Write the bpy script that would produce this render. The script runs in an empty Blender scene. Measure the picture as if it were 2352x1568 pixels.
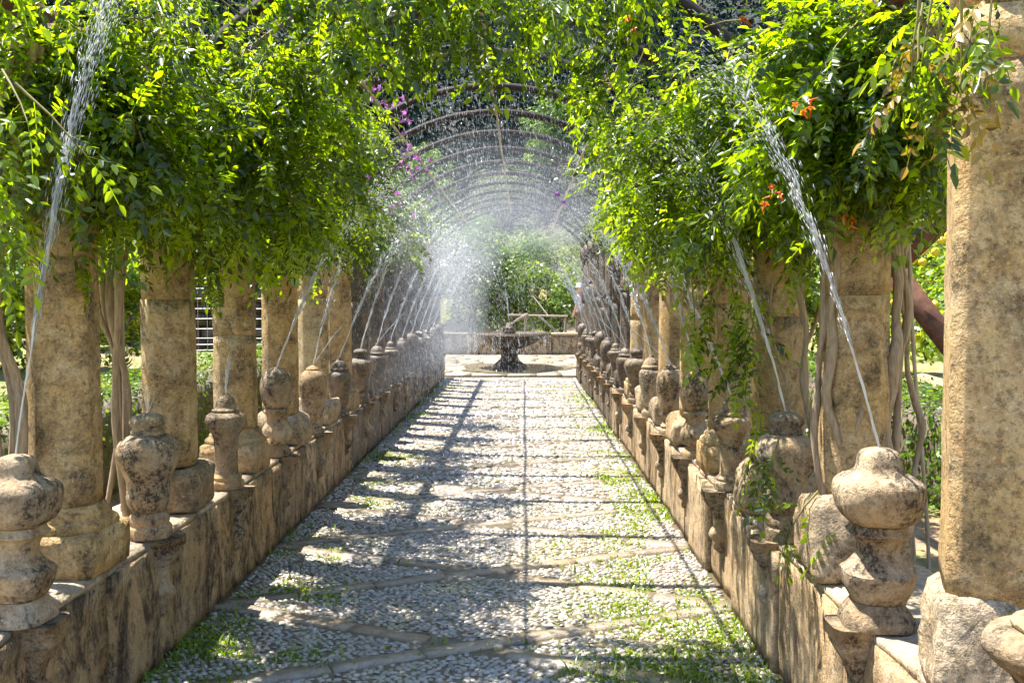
import bpy, math, random
import numpy as np
from mathutils import Vector, Matrix, noise as mnoise
R_ = math.radians
random.seed(7)
SC = bpy.context.scene
COL = SC.collection

# ------------------------------------------------------------------ camera, sky, sun, exposure
CAMH = 1.6
FPX = 2200.0                       # focal length in pixels of a 2352 wide frame
cd = bpy.data.cameras.new('camera'); cam = bpy.data.objects.new('camera', cd); COL.objects.link(cam)
cd.sensor_width = 36.0; cd.lens = 36.0 * FPX / 2352.0; cd.clip_start = 0.05; cd.clip_end = 2000
cam.location = (0, 0, CAMH)
cam.rotation_euler = (R_(90) - math.atan(96 / FPX), 0, math.atan(27 / FPX))
SC.camera = cam

SUN = Vector((-0.37, 0.18, 1.0)).normalized()      # towards the sun
SUN_EL = math.asin(SUN.z); SUN_AZ = math.atan2(SUN.x, SUN.y)
w = bpy.data.worlds.new('World'); SC.world = w; w.use_nodes = True
wn = w.node_tree.nodes; wl = w.node_tree.links; wn.clear()
sky = wn.new('ShaderNodeTexSky'); sky.sky_type = 'NISHITA'; sky.sun_disc = False
sky.sun_elevation = SUN_EL; sky.sun_rotation = SUN_AZ; sky.air_density = 1.0; sky.dust_density = 0.3; sky.ozone_density = 3.2
bg = wn.new('ShaderNodeBackground'); bg.inputs['Strength'].default_value = 0.135
wo = wn.new('ShaderNodeOutputWorld')
wl.new(sky.outputs[0], bg.inputs[0]); wl.new(bg.outputs[0], wo.inputs[0])
sl = bpy.data.lights.new('sun', 'SUN'); sl.energy = 5.0; sl.angle = R_(0.5); sl.color = (1.0, 0.94, 0.84)
so = bpy.data.objects.new('sun', sl); COL.objects.link(so)
so.rotation_euler = SUN.to_track_quat('Z', 'Y').to_euler(); so.location = (0, 0, 30)
SC.render.engine = 'CYCLES'
SC.view_settings.view_transform = 'Standard'; SC.view_settings.look = 'None'
SC.view_settings.exposure = 1.62; SC.view_settings.gamma = 1.0; SC.view_settings.use_curve_mapping = False
cy = SC.cycles
cy.max_bounces = 4; cy.diffuse_bounces = 2; cy.glossy_bounces = 2; cy.transmission_bounces = 4; cy.transparent_max_bounces = 4
cy.use_adaptive_sampling = True; cy.adaptive_threshold = 0.03
cy.sample_clamp_indirect = 6.0; cy.use_denoising = True; cy.caustics_reflective = False; cy.caustics_refractive = False
try: cy.denoiser = 'OPENIMAGEDENOISE'
except Exception: pass

# ------------------------------------------------------------------ helpers
def tag(o, label=None, cat=None, group=None, kind=None):
    if label: o['label'] = label
    if cat: o['category'] = cat
    if group: o['group'] = group
    if kind: o['kind'] = kind
    return o

def mesh(name, V, polys, mat=None, smooth=False, attr=None):
    me = bpy.data.meshes.new(name)
    V = np.asarray(V, np.float32).reshape(-1, 3)
    polys = [np.asarray(p, np.int32) for p in polys if len(p)]
    lv = np.concatenate([p.ravel() for p in polys])
    lt = np.concatenate([np.full(len(p), p.shape[1], np.int32) for p in polys])
    ls = np.concatenate([[0], np.cumsum(lt)[:-1]]).astype(np.int32)
    me.vertices.add(len(V)); me.vertices.foreach_set('co', V.ravel())
    me.loops.add(len(lv)); me.loops.foreach_set('vertex_index', lv)
    me.polygons.add(len(lt)); me.polygons.foreach_set('loop_start', ls)
    me.update(calc_edges=True)
    me.validate()
    if smooth: me.polygons.foreach_set('use_smooth', np.ones(len(me.polygons), bool))
    if attr is not None and len(attr) == len(me.polygons):
        a = me.attributes.new('var', 'FLOAT', 'FACE'); a.data.foreach_set('value', np.asarray(attr, np.float32))
    if mat: me.materials.append(mat)
    return me

def obj(name, me, parent=None, loc=None, rot=None, scale=None):
    o = bpy.data.objects.new(name, me); COL.objects.link(o)
    if parent: o.parent = parent
    if loc is not None: o.location = loc
    if rot is not None: o.rotation_euler = rot
    if scale is not None: o.scale = (scale,) * 3 if np.isscalar(scale) else scale
    return o

def empty(name, loc=(0, 0, 0), rotz=0.0):
    o = bpy.data.objects.new(name, None); COL.objects.link(o); o.location = loc; o.rotation_euler = (0, 0, rotz)
    o.empty_display_size = 0.1
    return o

def copy_tree(src, parent=None):
    c = src.copy(); COL.objects.link(c)
    if parent: c.parent = parent
    for ch in list(src.children):
        if ch.parent is src: copy_tree(ch, c)
    return c

class MB:
    """collects verts and faces, builds one mesh"""
    def __init__(s): s.V = []; s.P = {}; s.n = 0; s.A = {}
    def add(s, V, *polys, a=None):
        V = np.asarray(V, np.float32).reshape(-1, 3); s.V.append(V)
        for p in polys:
            p = np.asarray(p, np.int32)
            if len(p) == 0: continue
            s.P.setdefault(p.shape[1], []).append(p + s.n)
            s.A.setdefault(p.shape[1], []).append(np.full(len(p), 0.5 if a is None else a) if np.isscalar(a) or a is None else np.asarray(a))
        s.n += len(V); return s
    def mesh(s, name, mat=None, smooth=False):
        ks = sorted(s.P)
        return mesh(name, np.concatenate(s.V), [np.concatenate(s.P[k]) for k in ks], mat, smooth, np.concatenate([np.concatenate(s.A[k]) for k in ks]))

def vnoise(V, sc, seed=0.0, amp=1.0):
    return np.array([mnoise.noise(Vector((p[0] * sc + seed, p[1] * sc - seed * 1.7, p[2] * sc + seed * .6))) for p in V]) * amp

def section(r, n=32, chamfer=0.0, rnd=0.0):
    """unit cross-section, radius r = half width. chamfer 0 = circle; else square with corners cut (fraction of half width)"""
    th = np.linspace(0, 2 * np.pi, n, endpoint=False) + np.pi / n
    if chamfer <= 0: return np.stack([np.cos(th), np.sin(th)], 1) * r
    c, s_ = np.abs(np.cos(th)), np.abs(np.sin(th))
    rad = np.minimum(1 / np.maximum(c, s_), (2 - chamfer) / (c + s_))
    rad = rad * (1 - rnd) + rnd * 1.06
    return np.stack([np.cos(th) * rad, np.sin(th) * rad], 1) * r

def loft(prof, n=32, chamfer=0.0, rnd=0.0, cap=True):
    """prof: list of (r, z). returns V, quads, caps"""
    rings = []
    for (r, z) in prof:
        s2 = section(max(r, 1e-4), n, chamfer, rnd); rings.append(np.column_stack([s2, np.full(n, z)]))
    V = np.concatenate(rings); m = len(prof)
    i = np.arange(n); j = (i + 1) % n
    Q = np.concatenate([np.stack([k * n + i, k * n + j, (k + 1) * n + j, (k + 1) * n + i], 1) for k in range(m - 1)])
    return V, Q

def smooth_prof(prof, sub=3):
    """catmull-rom resample"""
    P = np.array(prof, float); out = []
    for i in range(len(P) - 1):
        p0 = P[max(i - 1, 0)]; p1 = P[i]; p2 = P[i + 1]; p3 = P[min(i + 2, len(P) - 1)]
        for t in np.linspace(0, 1, sub, endpoint=False):
            q = .5 * ((2 * p1) + (-p0 + p2) * t + (2 * p0 - 5 * p1 + 4 * p2 - p3) * t * t + (-p0 + 3 * p1 - 3 * p2 + p3) * t ** 3)
            out.append((max(q[0], 0.0), q[1]))
    out.append(tuple(P[-1])); return out

def tube(pts, rad, n=6, closed_ends=True):
    pts = np.asarray(pts, float); m = len(pts)
    rad = np.full(m, rad) if np.isscalar(rad) else np.asarray(rad, float)
    T = np.gradient(pts, axis=0); T /= np.linalg.norm(T, axis=1, keepdims=True) + 1e-9
    up = np.array([0.31, 0.17, 0.93])
    A = np.cross(T, up); A /= np.linalg.norm(A, axis=1, keepdims=True) + 1e-9
    B = np.cross(T, A)
    th = np.linspace(0, 2 * np.pi, n, endpoint=False)
    V = pts[:, None, :] + rad[:, None, None] * (np.cos(th)[None, :, None] * A[:, None, :] + np.sin(th)[None, :, None] * B[:, None, :])
    V = V.reshape(-1, 3); i = np.arange(n); j = (i + 1) % n
    Q = np.concatenate([np.stack([k * n + i, k * n + j, (k + 1) * n + j, (k + 1) * n + i], 1) for k in range(m - 1)])
    return V, Q

def roughbox(sx, sy, sz, cuts=(4, 4, 4), amp=0.01, sc=6.0, seed=0.0, bevel=0.02, z0=0.0):
    """box centred in x, y standing on z0, subdivided, rounded corners, rough"""
    nx, ny, nz = cuts
    V = []; idx = {}; F = []
    def vid(i, j, k):
        if (i, j, k) not in idx: idx[(i, j, k)] = len(V); V.append(((i / nx - .5) * sx, (j / ny - .5) * sy, (k / nz) * sz))
        return idx[(i, j, k)]
    for k in (0, nz):
        for i in range(nx):
            for j in range(ny):
                q = [vid(i, j, k), vid(i + 1, j, k), vid(i + 1, j + 1, k), vid(i, j + 1, k)]; F.append(q if k else q[::-1])
    for j in (0, ny):
        for i in range(nx):
            for k in range(nz):
                q = [vid(i, j, k), vid(i + 1, j, k), vid(i + 1, j, k + 1), vid(i, j, k + 1)]; F.append(q if not j else q[::-1])
    for i in (0, nx):
        for j in range(ny):
            for k in range(nz):
                q = [vid(i, j, k), vid(i, j + 1, k), vid(i, j + 1, k + 1), vid(i, j, k + 1)]; F.append(q if i else q[::-1])
    V = np.array(V); h = np.array([sx / 2, sy / 2, sz / 2]); C = V - np.array([0, 0, sz / 2])
    if bevel > 0:
        inner = np.clip(C, -(h - bevel), h - bevel); d = C - inner; L = np.linalg.norm(d, axis=1, keepdims=True)
        C = np.where(L > bevel, inner + d / np.maximum(L, 1e-9) * bevel, C)
    V = C + np.array([0, 0, sz / 2])
    if amp:
        for a in range(3): V[:, a] += vnoise(V, sc, seed + 7.3 * a, amp)
    V[:, 2] += z0
    return V, np.array(F)

def box(x0, x1, y0, y1, z0, z1):
    V = np.array([(x, y, z) for z in (z0, z1) for y in (y0, y1) for x in (x0, x1)], float)
    F = np.array([(0, 2, 3, 1), (4, 5, 7, 6), (0, 1, 5, 4), (2, 6, 7, 3), (0, 4, 6, 2), (1, 3, 7, 5)])
    return V, F

def bar(a, b, w, h):
    a, b = Vector(a), Vector(b); d = (b - a); L = d.length; d.normalize()
    up = Vector((0, 0, 1)) if abs(d.z) < .9 else Vector((1, 0, 0))
    s = d.cross(up).normalized(); u = s.cross(d)
    V, F = box(-w / 2, w / 2, 0, L, -h / 2, h / 2)
    M = np.array([s, d, u]); return V @ M + np.array(a), F

# ------------------------------------------------------------------ materials
def mat(name):
    m = bpy.data.materials.new(name); m.use_nodes = True; nt = m.node_tree
    return m, nt, nt.nodes['Principled BSDF'], nt.nodes['Material Output']
def nd(nt, t, **kw):
    n = nt.nodes.new(t)
    for k, v in kw.items():
        if k in n.inputs.keys(): n.inputs[k].default_value = v
        else: setattr(n, k, v)
    return n
def ramp(nt, src, stops):
    r = nt.nodes.new('ShaderNodeValToRGB'); e = r.color_ramp.elements
    while len(e) < len(stops): e.new(0.5)
    for i, (p, c) in enumerate(stops):
        e[i].position = p; e[i].color = (c, c, c, 1) if np.isscalar(c) else (*c, 1)
    nt.links.new(src, r.inputs[0]); return r.outputs[0]
def mix(nt, fac, a, b, blend='MIX'):
    n = nt.nodes.new('ShaderNodeMix'); n.data_type = 'RGBA'; n.blend_type = blend
    for s, v in ((n.inputs[0], fac), (n.inputs[6], a), (n.inputs[7], b)):
        if hasattr(v, 'node'): nt.links.new(v, s)
        else: s.default_value = v if np.isscalar(v) else ((*v, 1) if len(v) == 3 else v)
    return n.outputs[2]
def math_(nt, op, a, b=None):
    n = nt.nodes.new('ShaderNodeMath'); n.operation = op
    for s, v in zip(n.inputs, (a, b)):
        if v is None: continue
        if hasattr(v, 'node'): nt.links.new(v, s)
        else: s.default_value = v
    return n.outputs[0]
def coords(nt, scale=(1, 1, 1), world=False):
    if world:
        src = nt.nodes.new('ShaderNodeNewGeometry').outputs['Position']
    else:
        tc = nt.nodes.new('ShaderNodeTexCoord'); oi = nt.nodes.new('ShaderNodeObjectInfo')
        va = nt.nodes.new('ShaderNodeVectorMath'); va.operation = 'MULTIPLY_ADD'
        cx = nt.nodes.new('ShaderNodeCombineXYZ')
        for i in range(3): nt.links.new(oi.outputs['Random'], cx.inputs[i])
        nt.links.new(cx.outputs[0], va.inputs[0]); va.inputs[1].default_value = (37, 53, 71); nt.links.new(tc.outputs['Object'], va.inputs[2])
        src = va.outputs[0]
    mp = nt.nodes.new('ShaderNodeMapping'); mp.inputs['Scale'].default_value = scale
    nt.links.new(src, mp.inputs[0]); return mp.outputs[0]
def noise(nt, co, scale, detail=5, rough=.6, dist=0.0):
    n = nd(nt, 'ShaderNodeTexNoise', Scale=scale, Detail=detail, Roughness=rough, Distortion=dist)
    nt.links.new(co, n.inputs['Vector']); return n.outputs['Fac']
def bump(nt, h, strength, dist, nrm=None):
    b = nd(nt, 'ShaderNodeBump', Strength=strength, Distance=dist); nt.links.new(h, b.inputs['Height'])
    if nrm: nt.links.new(nrm, b.inputs['Normal'])
    return b.outputs[0]

def stone(name, base, dark, warm, lichen=(.03, .027, .025), lich_amt=.5, streak=0.0, pit=.5, rough=.85, world=False, fine=90, wet=0.0, lo=.49):
    m, nt, b, o = mat(name)
    co = coords(nt, world=world)
    big = noise(nt, co, 3.0, 3, .6, .5); med = noise(nt, co, 15, 5, .68); fin = noise(nt, co, fine, 3, .75)
    c = mix(nt, ramp(nt, big, [(.38, 0), (.62, 1)]), base, warm)
    c = mix(nt, ramp(nt, med, [(.44, 0), (.66, .85)]), c, dark)
    blot = noise(nt, co, 5.5, 5, .74, .3)
    spk = noise(nt, co, 42, 4, .78)
    c = mix(nt, ramp(nt, spk, [(.30, .75), (.46, 0)]), c, tuple(x * .30 for x in base))
    lm = math_(nt, 'MULTIPLY', ramp(nt, blot, [(lo, 0), (lo + .11, 1)]), ramp(nt, spk, [(.40, 0), (.55, 1)]))
    c = mix(nt, math_(nt, 'MULTIPLY', lm, lich_amt), c, lichen)
    c = mix(nt, ramp(nt, fin, [(.56, 0), (.72, .55)]), c, tuple(min(1, x * 1.45 + .06) for x in base))
    c = mix(nt, ramp(nt, fin, [(.30, .6), (.44, 0)]), c, tuple(x * .35 for x in dark))
    if streak > 0:
        cs = coords(nt, (4.2, 4.2, 1.7), world=world); st = noise(nt, cs, 1.0, 6, .74, 1.2)
        sm = math_(nt, 'MULTIPLY', ramp(nt, st, [(.47, 0), (.60, 1)]), ramp(nt, med, [(.30, .25), (.52, 1)]))
        c = mix(nt, math_(nt, 'MULTIPLY', sm, streak), c, lichen)
        c = mix(nt, math_(nt, 'MULTIPLY', ramp(nt, st, [(.30, 1), (.42, 0)]), streak * .5), c, tuple(min(1, x * 1.25 + .05) for x in base))
    oi = nt.nodes.new('ShaderNodeObjectInfo')
    tn = ramp(nt, oi.outputs['Random'], [(0, (.66, .64, .62)), (.35, (.92, .88, .84)), (.7, (1, 1, 1)), (1, (1.0, .90, .76))])
    c = mix(nt, 1.0, c, tn, 'MULTIPLY')
    nt.links.new(c, b.inputs['Base Color']); b.inputs['Roughness'].default_value = rough
    b.inputs['Specular IOR Level'].default_value = .25 + wet
    h = math_(nt, 'ADD', math_(nt, 'MULTIPLY', med, 1.0), math_(nt, 'ADD', math_(nt, 'MULTIPLY', fin, .45), math_(nt, 'MULTIPLY', ramp(nt, spk, [(.28, 0), (.48, 1)]), pit)))
    nt.links.new(bump(nt, h, .9, .014), b.inputs['Normal'])
    return m

M = {}
M['column'] = stone('column_limestone', (.60, .475, .29), (.45, .29, .135), (.57, .40, .18), lich_amt=.8, streak=.22)
M['wall'] = stone('wall_plaster', (.54, .42, .28), (.38, .26, .14), (.50, .36, .19), lich_amt=.9, streak=.85, pit=.3)
M['wallr'] = stone('wall_plaster_pale', (.56, .43, .275), (.38, .26, .145), (.52, .37, .20), lich_amt=.6, streak=.7, pit=.3)
M['coping'] = stone('coping_stone', (.54, .47, .38), (.38, .30, .21), (.50, .40, .28), lich_amt=.55, pit=.35)
M['urn'] = stone('urn_stone', (.48, .40, .29), (.30, .21, .13), (.43, .30, .16), lich_amt=.92, pit=.2, lo=.45)
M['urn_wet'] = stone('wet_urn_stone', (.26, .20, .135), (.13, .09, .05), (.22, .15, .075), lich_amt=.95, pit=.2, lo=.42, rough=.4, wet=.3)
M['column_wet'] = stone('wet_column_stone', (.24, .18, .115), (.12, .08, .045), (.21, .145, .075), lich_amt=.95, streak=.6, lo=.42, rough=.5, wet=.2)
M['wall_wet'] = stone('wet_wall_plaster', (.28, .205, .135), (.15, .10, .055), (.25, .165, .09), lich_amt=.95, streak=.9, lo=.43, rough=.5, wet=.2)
M['rock'] = stone('rough_stone', (.52, .43, .31), (.34, .26, .17), (.46, .34, .2), lich_amt=.75, pit=.8, fine=45)
M['fountain'] = stone('fountain_stone', (.10, .085, .07), (.05, .04, .03), (.12, .085, .05), lich_amt=.7, pit=.3, rough=.45)
M['flag'] = stone('flagstone', (.38, .335, .285), (.31, .25, .19), (.37, .30, .22), lich_amt=.25, pit=.2, rough=.28, wet=.4)
M['terrace'] = stone('terrace_stone', (.50, .45, .37), (.38, .31, .21), (.46, .38, .26), lich_amt=.15, pit=.2, rough=.45)

def leafmat(name, dk, lt, tr, trans=.5, gloss=.035, rough=.34):
    m, nt, b, o = mat(name); nt.nodes.remove(b)
    at = nd(nt, 'ShaderNodeAttribute', attribute_name='var'); oi = nt.nodes.new('ShaderNodeObjectInfo')
    v = math_(nt, 'FRACT', math_(nt, 'ADD', at.outputs['Fac'], math_(nt, 'MULTIPLY', oi.outputs['Random'], .9)))
    c = ramp(nt, v, [(0, dk), (.6, tuple((a + b_) / 2 for a, b_ in zip(dk, lt))), (.93, lt), (1, (lt[0] * 1.5, lt[1] * 1.05, lt[2]))])
    ct = ramp(nt, v, [(0, tuple(x * .16 for x in tr)), (.38, tuple(x * .42 for x in tr)), (.68, tr), (1, (tr[0] * 1.3, tr[1] * 1.12, tr[2] * 1.1))])
    d = nt.nodes.new('ShaderNodeBsdfDiffuse'); t = nt.nodes.new('ShaderNodeBsdfTranslucent'); g = nd(nt, 'ShaderNodeBsdfGlossy', Roughness=rough)
    nt.links.new(c, d.inputs[0]); nt.links.new(ct, t.inputs[0]); g.inputs[0].default_value = (.9, .95, 1, 1)
    m1 = nt.nodes.new('ShaderNodeMixShader'); m1.inputs[0].default_value = trans; nt.links.new(d.outputs[0], m1.inputs[1]); nt.links.new(t.outputs[0], m1.inputs[2])
    m2 = nt.nodes.new('ShaderNodeMixShader'); m2.inputs[0].default_value = gloss; nt.links.new(m1.outputs[0], m2.inputs[1]); nt.links.new(g.outputs[0], m2.inputs[2])
    nt.links.new(m2.outputs[0], o.inputs[0]); return m
M['vine'] = leafmat('vine_leaf', (.006, .024, .003), (.055, .12, .005), (.54, .80, .003), trans=.57)
M['bougain'] = leafmat('trellis_leaf', (.05, .09, .02), (.12, .18, .04), (.32, .48, .06))
M['dry'] = leafmat('dry_leaf', (.16, .10, .02), (.30, .22, .04), (.5, .36, .04), trans=.35)
M['hedge'] = leafmat('hedge_leaf', (.04, .09, .006), (.12, .22, .01), (.28, .46, .02), trans=.35)
M['citrus'] = leafmat('citrus_leaf', (.06, .12, .010), (.17, .28, .02), (.55, .75, .04), trans=.5)
M['olive'] = leafmat('olive_leaf', (.12, .15, .09), (.26, .31, .19), (.40, .48, .26), trans=.35, gloss=.01)
M['tree'] = leafmat('tree_leaf', (.06, .115, .035), (.15, .24, .06), (.42, .62, .12), trans=.48, gloss=.012)
M['wood_hazed'] = leafmat('hazed_woodland_leaf', (.007, .014, .015), (.018, .032, .032), (.03, .05, .04), trans=.25, gloss=0.0)  # distance haze and hillside shade are put into this leaf colour
M['grass'] = leafmat('grass_blade', (.09, .17, .006), (.24, .34, .012), (.5, .7, .015), trans=.4)
M['purple'] = leafmat('purple_petal', (.34, .08, .42), (.5, .16, .5), (.6, .2, .62), trans=.45, gloss=.03)
M['orange'] = leafmat('orange_petal', (.6, .10, .01), (.75, .2, .015), (.85, .22, .02), trans=.4, gloss=.03)

def simple(name, colA, colB, scale=12, rough=.7, bumpd=.004, stretch=(1, 1, 1), metallic=0.0):
    m, nt, b, o = mat(name); co = coords(nt, stretch)
    n = noise(nt, co, scale, 6, .65, .3)
    nt.links.new(ramp(nt, n, [(.3, colA), (.7, colB)]), b.inputs['Base Color'])
    b.inputs['Roughness'].default_value = rough; b.inputs['Metallic'].default_value = metallic
    if bumpd: nt.links.new(bump(nt, n, .8, bumpd), b.inputs['Normal'])
    return m
M['bark'] = simple('vine_bark', (.20, .135, .08), (.46, .35, .23), 14, .9, .006, (6, 6, .8))
M['trunk'] = simple('tree_bark', (.09, .07, .05), (.2, .16, .12), 12, .95, .01, (4, 4, .8))
M['shoot'] = simple('green_shoot', (.14, .11, .03), (.26, .24, .06), 20, .7, 0)
M['iron'] = simple('rusty_iron', (.010, .006, .005), (.035, .018, .012), 30, .75, .002)
M['rust'] = simple('rusty_steel', (.07, .028, .016), (.20, .085, .05), 18, .8, .002)
M['cane'] = simple('bamboo_cane', (.30, .22, .13), (.48, .38, .26), 9, .65, .002, (3, 3, 1))
M['wood'] = simple('fence_timber', (.22, .17, .13), (.42, .35, .28), 10, .85, .004, (4, 4, 1))
M['wire'] = simple('galvanised_wire', (.5, .5, .48), (.62, .62, .6), 20, .45, 0, metallic=.3)
M['soil'] = simple('reddish_soil', (.26, .165, .09), (.46, .34, .215), 5, .95, .03)
M['stonewall'] = stone('dry_stone', (.2, .165, .15), (.11, .09, .08), (.24, .18, .13), lich_amt=.5)
M['lemon'] = simple('lemon_peel', (.62, .42, .02), (.75, .55, .04), 8, .5, 0)
M['shirt'] = simple('pale_shirt', (.5, .5, .68), (.62, .62, .78), 10, .9, .002)
M['trouser'] = simple('brown_trousers', (.16, .11, .08), (.22, .16, .11), 10, .9, .002)
M['skin'] = simple('skin', (.5, .28, .2), (.58, .34, .25), 12, .6, 0)
M['hat'] = simple('white_hat', (.7, .7, .68), (.78, .78, .75), 14, .9, 0)
M['strap'] = simple('dark_strap', (.03, .03, .07), (.05, .05, .1), 14, .7, 0)

def cobble_mat():
    m, nt, b, o = mat('cobble_pebble')
    at = nd(nt, 'ShaderNodeAttribute', attribute_name='var'); oi = nt.nodes.new('ShaderNodeObjectInfo')
    v = math_(nt, 'FRACT', math_(nt, 'ADD', at.outputs['Fac'], oi.outputs['Random']))
    c = ramp(nt, v, [(0, (.26, .23, .20)), (.35, (.37, .335, .30)), (.7, (.45, .415, .385)), (.9, (.37, .30, .21)), (1, (.52, .49, .475))])
    co = coords(nt, world=True); n = noise(nt, co, 55, 5, .7); p = noise(nt, co, 1.3, 4, .6, .5)
    c = mix(nt, ramp(nt, n, [(.35, .35), (.6, 0)]), c, (.22, .18, .14))
    c = mix(nt, ramp(nt, p, [(.50, 0), (.68, .5)]), c, (.38, .34, .13))
    nt.links.new(c, b.inputs['Base Color'])
    wet = noise(nt, co, .9, 3, .5)
    nt.links.new(ramp(nt, wet, [(.40, .14), (.62, .42)]), b.inputs['Roughness']); b.inputs['Specular IOR Level'].default_value = .75
    nt.links.new(bump(nt, n, .6, .004), b.inputs['Normal']); return m
M['cobble'] = cobble_mat()
def bed_mat():
    m, nt, b, o = mat('path_bed'); co = coords(nt, world=True)
    n = noise(nt, co, 30, 6, .7); p = noise(nt, co, 1.6, 4, .6, .6)
    c = ramp(nt, n, [(.3, (.07, .052, .034)), (.7, (.20, .155, .105))])
    c = mix(nt, ramp(nt, p, [(.5, 0), (.68, .6)]), c, (.06, .09, .015))
    nt.links.new(c, b.inputs['Base Color']); b.inputs['Roughness'].default_value = .3
    nt.links.new(bump(nt, n, .8, .008), b.inputs['Normal']); return m
M['bed'] = bed_mat()
def ground_mat():
    m, nt, b, o = mat('garden_ground'); co = coords(nt, world=True)
    n = noise(nt, co, 8, 7, .7); p = noise(nt, co, .35, 5, .62, .6); q = noise(nt, co, 1.7, 5, .65)
    c = ramp(nt, n, [(.3, (.22, .13, .07)), (.7, (.46, .33, .2))])
    gr = ramp(nt, n, [(.3, (.06, .11, .012)), (.7, (.24, .30, .04))])
    c = mix(nt, ramp(nt, math_(nt, 'ADD', math_(nt, 'MULTIPLY', p, .6), math_(nt, 'MULTIPLY', q, .4)), [(.44, 0), (.56, .9)]), c, gr)
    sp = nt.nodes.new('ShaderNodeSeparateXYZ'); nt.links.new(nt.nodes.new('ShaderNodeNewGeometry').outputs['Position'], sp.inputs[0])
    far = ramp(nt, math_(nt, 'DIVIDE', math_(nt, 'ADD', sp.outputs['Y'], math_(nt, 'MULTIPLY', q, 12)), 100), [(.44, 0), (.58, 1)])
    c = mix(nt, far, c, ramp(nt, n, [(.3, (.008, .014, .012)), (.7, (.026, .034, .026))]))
    nt.links.new(c, b.inputs['Base Color']); b.inputs['Roughness'].default_value = .95
    nt.links.new(bump(nt, n, 1, .05), b.inputs['Normal']); return m
M['ground'] = ground_mat()
def water_mat():
    m, nt, b, o = mat('white_water'); nt.nodes.remove(b)
    d = nd(nt, 'ShaderNodeBsdfDiffuse'); d.inputs[0].default_value = (.86, .9, .95, 1)
    t = nd(nt, 'ShaderNodeBsdfTranslucent'); t.inputs[0].default_value = (.86, .9, .95, 1)
    g = nd(nt, 'ShaderNodeBsdfGlossy', Roughness=.15)
    a = nt.nodes.new('ShaderNodeMixShader'); a.inputs[0].default_value = .5; nt.links.new(d.outputs[0], a.inputs[1]); nt.links.new(t.outputs[0], a.inputs[2])
    c = nt.nodes.new('ShaderNodeMixShader'); c.inputs[0].default_value = .2; nt.links.new(a.outputs[0], c.inputs[1]); nt.links.new(g.outputs[0], c.inputs[2])
    nt.links.new(c.outputs[0], o.inputs[0]); return m
M['water'] = water_mat()
def pool_mat():
    m, nt, b, o = mat('shallow_water'); co = coords(nt, world=True)
    b.inputs['Base Color'].default_value = (.30, .25, .17, 1); b.inputs['Roughness'].default_value = .06
    nt.links.new(bump(nt, noise(nt, co, 9, 3, .5, .5), .35, .02), b.inputs['Normal']); return m
M['pool'] = pool_mat()
# ------------------------------------------------------------------ layout
XL, XR, XC, S, H = -1.61, 1.09, -0.26, 1.10, 0.55
UY = lambda k: 3.08 + S * k
CYK = lambda k: 3.69 + S * k
NB = 14
PEND = 19.55
COLX = {-1: -1.785, 1: 1.268}
URNX = {-1: -1.655, 1: 1.145}
ORD = ['first', 'second', 'third', 'fourth', 'fifth', 'sixth', 'seventh', 'eighth', 'ninth', 'tenth', 'eleventh', 'twelfth', 'thirteenth', 'fourteenth', 'fifteenth', 'sixteenth', 'seventeenth']
SIDE = {-1: 'left', 1: 'right'}
def at(px, py, d):
    """photograph point (2352 wide) at depth d, as a place in the garden"""
    return Vector(((px - 1203) / FPX * d, d, CAMH - (py - 688) / FPX * d))
def zarch(x):
    dx = abs(x - XC); Rr = 1.82
    return 2.62 if dx > 1.48 else 3.38 - Rr + math.sqrt(Rr * Rr - dx * dx)

# ------------------------------------------------------------------ ground
def terrain(x, y):
    s = abs(x - XC)
    inner = 1.82 if y < 19.7 else 4.1
    t = min(max((s - inner) / .25, 0), 1); t = t * t * (3 - 2 * t)
    ty = min(max((y - 27.42) / .2, 0), 1)
    t = max(t, ty)
    so = max(0, s - 2.1)
    out = .30 + so * .085 + max(0, so - 16) * .33
    if y > 20: out = min(out, .28 + max(0, s - 6) * .085 + max(0, so - 16) * .33)
    z = -.03 * (1 - t) + out * t
    hy = max(0, y - 36)
    z += hy * .40 + .0006 * hy * hy
    if s > 2.6 or y > 28.5:
        a = min(1, max(max(s - 2.6, y - 28.5) / 6, 0))
        z += a * (.25 * mnoise.noise(Vector((x * .22, y * .22, 3.1))) + .10 * mnoise.noise(Vector((x * .9, y * .9, 1.1)))) + min(hy, 30) / 30 * 1.6 * mnoise.noise(Vector((x * .06, y * .06, 9)))
    return z
xs = np.unique(np.round(np.concatenate([np.sinh(np.linspace(-5.2, 5.2, 81)) * 3.4, XC + np.array([-4.5, -4.35, -4.1, -3.0, -2.5, -2.07, -1.95, -1.82, 1.82, 1.95, 2.07, 2.5, 3.0, 4.1, 4.35, 4.5])]), 3))
ys = np.unique(np.round(np.concatenate([np.linspace(-40, 0, 12), np.linspace(0, 27, 55), [27.42, 27.52, 27.62], np.linspace(28, 60, 44), 60 + np.sinh(np.linspace(0, 3.2, 30)) * 28]), 3))
GV = np.array([(x, y, terrain(x, y)) for y in ys for x in xs]); nx = len(xs); ny = len(ys)
gi, gj = np.meshgrid(np.arange(nx - 1), np.arange(ny - 1)); gi = gi.ravel(); gj = gj.ravel()
GQ = np.stack([gj * nx + gi, gj * nx + gi + 1, (gj + 1) * nx + gi + 1, (gj + 1) * nx + gi], 1)
tag(obj('ground', mesh('ground', GV, [GQ], M['ground'], True)), 'reddish garden soil with patchy grass rising to the wooded hillside', 'ground', kind='structure')

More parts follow.
